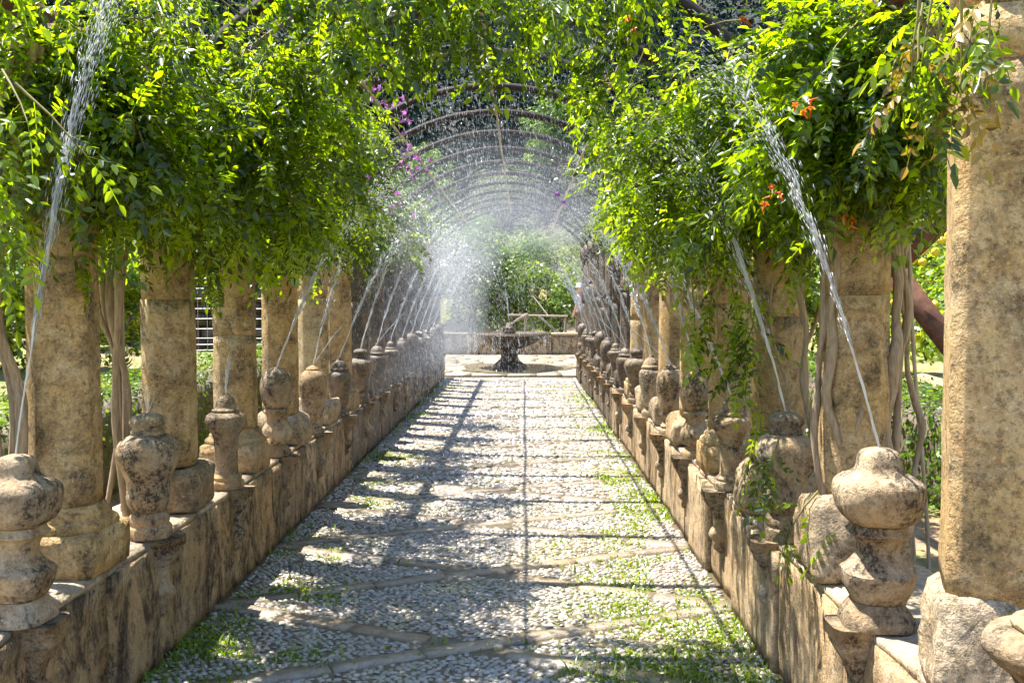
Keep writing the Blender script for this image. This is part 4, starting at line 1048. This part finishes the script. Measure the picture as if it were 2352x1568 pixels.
# right garden
plant_tree('citrus', 0, 5.0, 10.6, 1.0, 'lemon tree full of yellow fruit beside the thick right column', 2.0, fruit=60)
plant_tree('citrus', 1, 4.2, 12.6, .95, 'lemon tree behind the second right column', .4, fruit=24)
plant_tree('citrus', 0, 6.6, 13.8, 1.1, 'green citrus tree behind the lemon tree', 1.1, fruit=14)
plant_tree('olive', 1, 7.4, 16.8, 1.15, 'silvery olive tree above the lemon tree at right', 0.2)
plant_tree('tree', 0, 11.5, 23.0, 1.6, 'dark tree up the slope behind the silvery olive', 2.0)
plant_tree('citrus', 1, 5.4, 17.5, 1.2, 'green citrus tree behind the third right column', 2.7)
plant_tree('olive', 0, 9.5, 28.0, 1.7, 'large olive tree up the slope at right', 1.7)
def hedge(label, x, y0, y1, w_, z1, seed, n):
    rs = np.random.RandomState(seed); L = y1 - y0; z0 = terrain(x, y0); h = z1 - z0
    t = empty('clipped_hedge', (x, y0, z0)); tag(t, label, 'hedge', 'clipped hedges', 'thing')
    P, N = [], []
    f = rs.rand(n); side_n = int(n * .4)
    for i in range(n):
        q = rs.rand()
        if q < .32: p = (rs.uniform(-w_ / 2, w_ / 2), rs.uniform(0, L), h); nn = (0, 0, 1)
        elif q < .86: sg = rs.choice([-1, 1]); p = (sg * w_ / 2, rs.uniform(0, L), rs.uniform(0, h)); nn = (sg, 0, .4)
        else: p = (rs.uniform(-w_ / 2, w_ / 2), 0, rs.uniform(0, h)); nn = (0, -1, .4)
        P.append(p); N.append(nn)
    P = np.array(P); N = np.array(N, float); wv = np.array([.07 * mnoise.noise(Vector(p) * 1.8) + .05 * mnoise.noise(Vector(p) * 5) for p in P])
    P += N * (wv[:, None] + rs.normal(0, .022, (n, 1)))
    V, Q = scatter_leaves(P, N, .040, rs, .6); o = obj('foliage', mesh('foliage', V, [Q], M['hedge'], False, rs.rand(n)), t); o['kind'] = 'stuff'
    V, F = roughbox(w_ - .12, L - .1, h - .06, (4, 30, 4), .03, 3, seed, .05, -.05); V[:, 1] += L / 2; obj('hedge_core', mesh('hedge_core', V, [F], M['trunk'], True), t)  # solid dark core filling the hedge behind its leaves
hedge('clipped box hedge behind the left columns', -3.0, 4.6, 16.0, .75, 1.0, 5, 26000)
hedge('clipped box hedge behind the right columns', 2.75, 4.7, 14.0, .7, .98, 6, 22000)
# pale boulders over the right hedge
for i, (px, py, d, s_) in enumerate([(2120, 865, 8.2, .55), (2150, 905, 7.9, .35), (1862, 850, 10.5, .4)]):
    V, F = roughbox(1, .8, .6, (8, 8, 6), 0, bevel=.22)
    for a in range(3): V[:, a] += vnoise(V, 2.2, 8. * i + 3 * a, .14) + vnoise(V, 7, 5. * i + a, .04)
    p = at(px, py, d); o = obj('boulder', mesh('boulder', V, [F], M['soil']), None, (p.x, p.y, terrain(p.x, p.y) - .08), (0, 0, i * 1.3), s_ * 1.6)
    tag(o, ['pale earth bank boulder above the right hedge', 'smaller pale boulder beside the thick right column', 'boulder between the second and third right columns'][i], 'boulder')
# far woodland
rs = np.random.RandomState(91); P, N = [], []
for i in range(3600):
    y = 46 + 140 * rs.rand() ** 1.3; x = rs.uniform(-1, 1) * (14 + .75 * y); c = np.array([x, y, terrain(x, y) + rs.uniform(.6, 2.2)]); k = 60; r = rs.uniform(1.0, 2.1) * (.8 + y / 190)
    v = rs.normal(0, 1, (k, 3)); v /= np.linalg.norm(v, axis=1, keepdims=True); P.append(c + v * r * rs.uniform(.6, 1.05, (k, 1))); N.append(v + np.array([0, 0, .6]))
P = np.concatenate(P); V, Q = scatter_leaves(P, np.concatenate(N), .5, rs, .7)
tag(obj('woodland', mesh('woodland', V, [Q], M['wood_hazed'], False, rs.rand(len(P)))), 'woodland tinted dark and hazy blue covering the far hillside', 'woodland', kind='stuff')
# wire fence and dark stone wall, left garden
fy = 15.2; wf = empty('wire_fence', (-4.78, fy, terrain(-4.78, fy))); tag(wf, 'white wire fence seen between the second and fourth left columns', 'fence'); z0 = .62
for x in (-1.0, .05, 1.1):
    V, Q = tube([(x, 0, -.3), (x, 0, 1.5)], .025, 8); obj('post', mesh('post', V, [Q], M['wood'], True), wf)
zb = terrain(-4.78, fy)
for z in (.62, .71, .80, .89, .99, 1.14, 1.30, 1.46, 1.62, 1.78, 1.94):
    V, Q = tube([(-1.05, -.03, z - zb), (-.5, -.032, z - zb - .006), (0, -.03, z - zb), (.6, -.032, z - zb - .006), (1.15, -.03, z - zb)], .006, 5); obj('wire', mesh('wire', V, [Q], M['wire'], True), wf)
V, Q = tube([(0, -.036, .6 - zb), (0, -.036, 1.95 - zb)], .0035, 4); wme = mesh('wire', V, [Q], M['wire'], True)
for x in np.arange(-1.0, 1.12, .15): obj('wire', wme, wf, (x, 0, 0))
sw = empty('stone_wall', (-6.3, 18.2, .3)); tag(sw, 'dark dry stone wall behind the wire fence in the left garden', 'wall', kind='thing')
V, F = box(-2.2, 2.2, .08, .5, -.2, 2.25); obj('wall_core', mesh('wall_core', V, [F], M['stonewall']), sw)
svar = []
for i in range(5):
    V, F = roughbox(1, .3, 1, (3, 2, 3), .05, 2.5, i * 7., .1); svar.append(mesh('stone', V, [F], M['stonewall']))
z = -.1; q = 0
while z < 2.2:
    hh = rs.uniform(.16, .27); x = -2.2
    while x < 2.15:
        ww = rs.uniform(.2, .45); obj('stone', svar[rs.randint(5)], sw, (x + ww / 2, .05 + rs.normal(0, .02), z), (0, 0, 0), (ww * .97, .8, hh * .97)); x += ww
    z += hh
# wooden rail beyond the terrace wall
rf = empty('wooden_rail', (.35, 28.7, .26)); tag(rf, 'rustic wooden rail with slanting props behind the terrace wall', 'railing')
def pole(a, b, r, nm):
    a = np.array(a) - [.35, 28.7, .26]; b = np.array(b) - [.35, 28.7, .26]; V, Q = tube([a + (b - a) * t for t in np.linspace(0, 1, 6)], r, 8); obj(nm, mesh(nm, V, [Q], M['wood'], True), rf)
pole((-.50, 28.7, 1.14), (1.32, 28.7, 1.10), .032, 'rail'); pole((.05, 28.73, .1), (.05, 28.73, 1.2), .04, 'post'); pole((1.25, 28.73, .1), (1.25, 28.73, 1.15), .04, 'post')
pole((-.95, 28.66, .56), (.12, 28.66, 1.18), .033, 'prop'); pole((.42, 28.66, 1.12), (1.12, 28.66, .56), .033, 'prop'); pole((.25, 29.6, 1.75), (.75, 29.0, 1.1), .018, 'prop')
# ------------------------------------------------------------------ person behind the far right column
pp = empty('person', (1.66, 28.45, terrain(1.66, 28.45)), R_(65)); tag(pp, 'person in pale lilac shirt and brown trousers half hidden by the last right column', 'person', kind='thing')
def skin(name, verts, edges, radii, m, parent, sub=2):
    me = bpy.data.meshes.new(name); me.from_pydata(verts, edges, []); me.materials.append(m); o = obj(name, me, parent)
    o.modifiers.new('skin', 'SKIN'); me.skin_vertices[0].data[0].use_root = True
    for i, r in enumerate(radii): me.skin_vertices[0].data[i].radius = r if hasattr(r, '__len__') else (r, r)
    s_ = o.modifiers.new('sub', 'SUBSURF'); s_.levels = sub; s_.render_levels = sub
    me.polygons.foreach_set('use_smooth', [True] * len(me.polygons)); o.modifiers['skin'].use_smooth_shade = True; return o
bv = [(0, 0, .95), (0, .0, 1.2), (0, 0, 1.42), (0, .01, 1.52), (0, .03, 1.62), (0, .03, 1.72), (.09, 0, .9), (.10, .02, .5), (.10, 0, .08), (.10, .14, .03), (-.09, 0, .9), (-.10, .02, .5), (-.10, -.02, .08), (-.10, .12, .03),
      (.19, 0, 1.40), (.26, .02, 1.12), (.22, .2, .98), (.20, .28, .96), (-.19, 0, 1.40), (-.27, .0, 1.12), (-.25, .1, .88), (-.25, .13, .80)]
be = [(0, 1), (1, 2), (2, 3), (3, 4), (4, 5), (0, 6), (6, 7), (7, 8), (8, 9), (0, 10), (10, 11), (11, 12), (12, 13), (2, 14), (14, 15), (15, 16), (16, 17), (2, 18), (18, 19), (19, 20), (20, 21)]
brd = [(.13, .1), (.13, .1), (.14, .1), .055, .085, .07, .085, .06, .04, .035, .085, .06, .04, .035, .055, .042, .032, .03, .055, .042, .032, .03]
skin('body', bv, be, brd, M['skin'], pp)
skin('shirt', [(0, 0, .90), (0, 0, 1.2), (0, 0, 1.43), (.20, 0, 1.40), (.26, .02, 1.17), (-.20, 0, 1.40), (-.27, 0, 1.17)], [(0, 1), (1, 2), (2, 3), (3, 4), (2, 5), (5, 6)], [(.165, .125), (.16, .125), (.16, .12), .075, .068, .075, .068], M['shirt'], pp)
skin('trousers', [(0, 0, .95), (.09, 0, .88), (.10, .02, .5), (.10, 0, .1), (-.09, 0, .88), (-.10, .02, .5), (-.10, -.02, .1)], [(0, 1), (1, 2), (2, 3), (0, 4), (4, 5), (5, 6)], [(.15, .12), .105, .085, .075, .105, .085, .075], M['trouser'], pp)
lathe('hat', [(.0, 1.82), (.06, 1.815), (.09, 1.79), (.098, 1.73), (.10, 1.715), (.15, 1.70), (.155, 1.695), (.10, 1.70), (.09, 1.70)], M['hat'], pp, 20, 2, amp=0)
V, Q = tube([(-.12, -.13, 1.46), (-.02, -.16, 1.25), (.12, -.15, 1.0)], .02, 6); obj('strap', mesh('strap', V, [Q], M['strap'], True), pp)

# ------------------------------------------------------------------ grass and weeds on the path
rs = np.random.RandomState(123); n0 = 260000
y = 3.7 + (rs.rand(n0) ** 1.6) * 14; x = rs.uniform(XL + .01, XR - .01, n0)
el = np.exp(-(x - XL) / .12) * .55; er = np.exp(-(XR - x) / .22) * .85
pn = np.array([mnoise.noise(Vector((a * 1.5, b * 1.1, 2.2))) + .6 * mnoise.noise(Vector((a * 4.5, b * 4, 7.2))) for a, b in zip(x, y)])
side_w = np.clip(np.maximum((-.75 - x) / .8, (x - .15) / .9), 0.06, 1)
dens = np.clip(el + er, 0, 1) * np.clip(pn * 1.2 + .55, 0, 1) + np.clip(pn - .28, 0, 1) * 1.5 * side_w
for (gx, gy, gr) in [(-1.30, 5.2, .24), (-1.05, 5.05, .18), (-1.36, 4.35, .22), (-1.05, 4.2, .2), (-1.2, 8.2, .28), (-1.3, 7.5, .25), (.75, 5.2, .35), (.85, 4.5, .3), (.6, 4.1, .3), (.8, 6.3, .3), (.95, 7.4, .3), (.9, 8.6, .3), (.85, 5.7, .3), (.98, 10, .35), (-1.35, 9.6, .3), (.55, 4.8, .3), (.35, 4.0, .25)]:
    dens += .7 * np.exp(-(((x - gx) ** 2 + (y - gy) ** 2) / (2 * (gr * .55) ** 2))) * (pn > -.25)
sel = rs.rand(n0) < dens * .6; x, y, pn = x[sel], y[sel], pn[sel]; n = len(x)
a = rs.uniform(0, 6.28, n); h = rs.uniform(.007, .022, n) * (1 + .5 * np.clip(pn, 0, 1)); h[rs.rand(n) < .03] *= 2.4; wd = rs.uniform(.002, .0045, n) * (1 + y / 9); ln = rs.uniform(.4, 1.6, n) * h
dx, dy = np.cos(a), np.sin(a); px_, py_ = -dy * wd, dx * wd
V = np.stack([np.stack([x - px_, y - py_, np.full(n, .002)], 1), np.stack([x + px_, y + py_, np.full(n, .002)], 1), np.stack([x + dx * ln * .4 + px_ * .8, y + dy * ln * .4 + py_ * .8, h * .6], 1), np.stack([x + dx * ln * .4 - px_ * .8, y + dy * ln * .4 - py_ * .8, h * .6], 1), np.stack([x + dx * ln, y + dy * ln, h], 1)], 1).reshape(-1, 3)
off = (np.arange(n) * 5)[:, None]
tag(obj('grass', mesh('grass', V, [np.array([(3, 2, 4)]) + off, np.array([(0, 1, 2, 3)]) + off], M['grass'], False, np.concatenate([rs.rand(n)] * 2))), 'bright green grass growing between the path pebbles and along the walls', 'grass', kind='stuff')
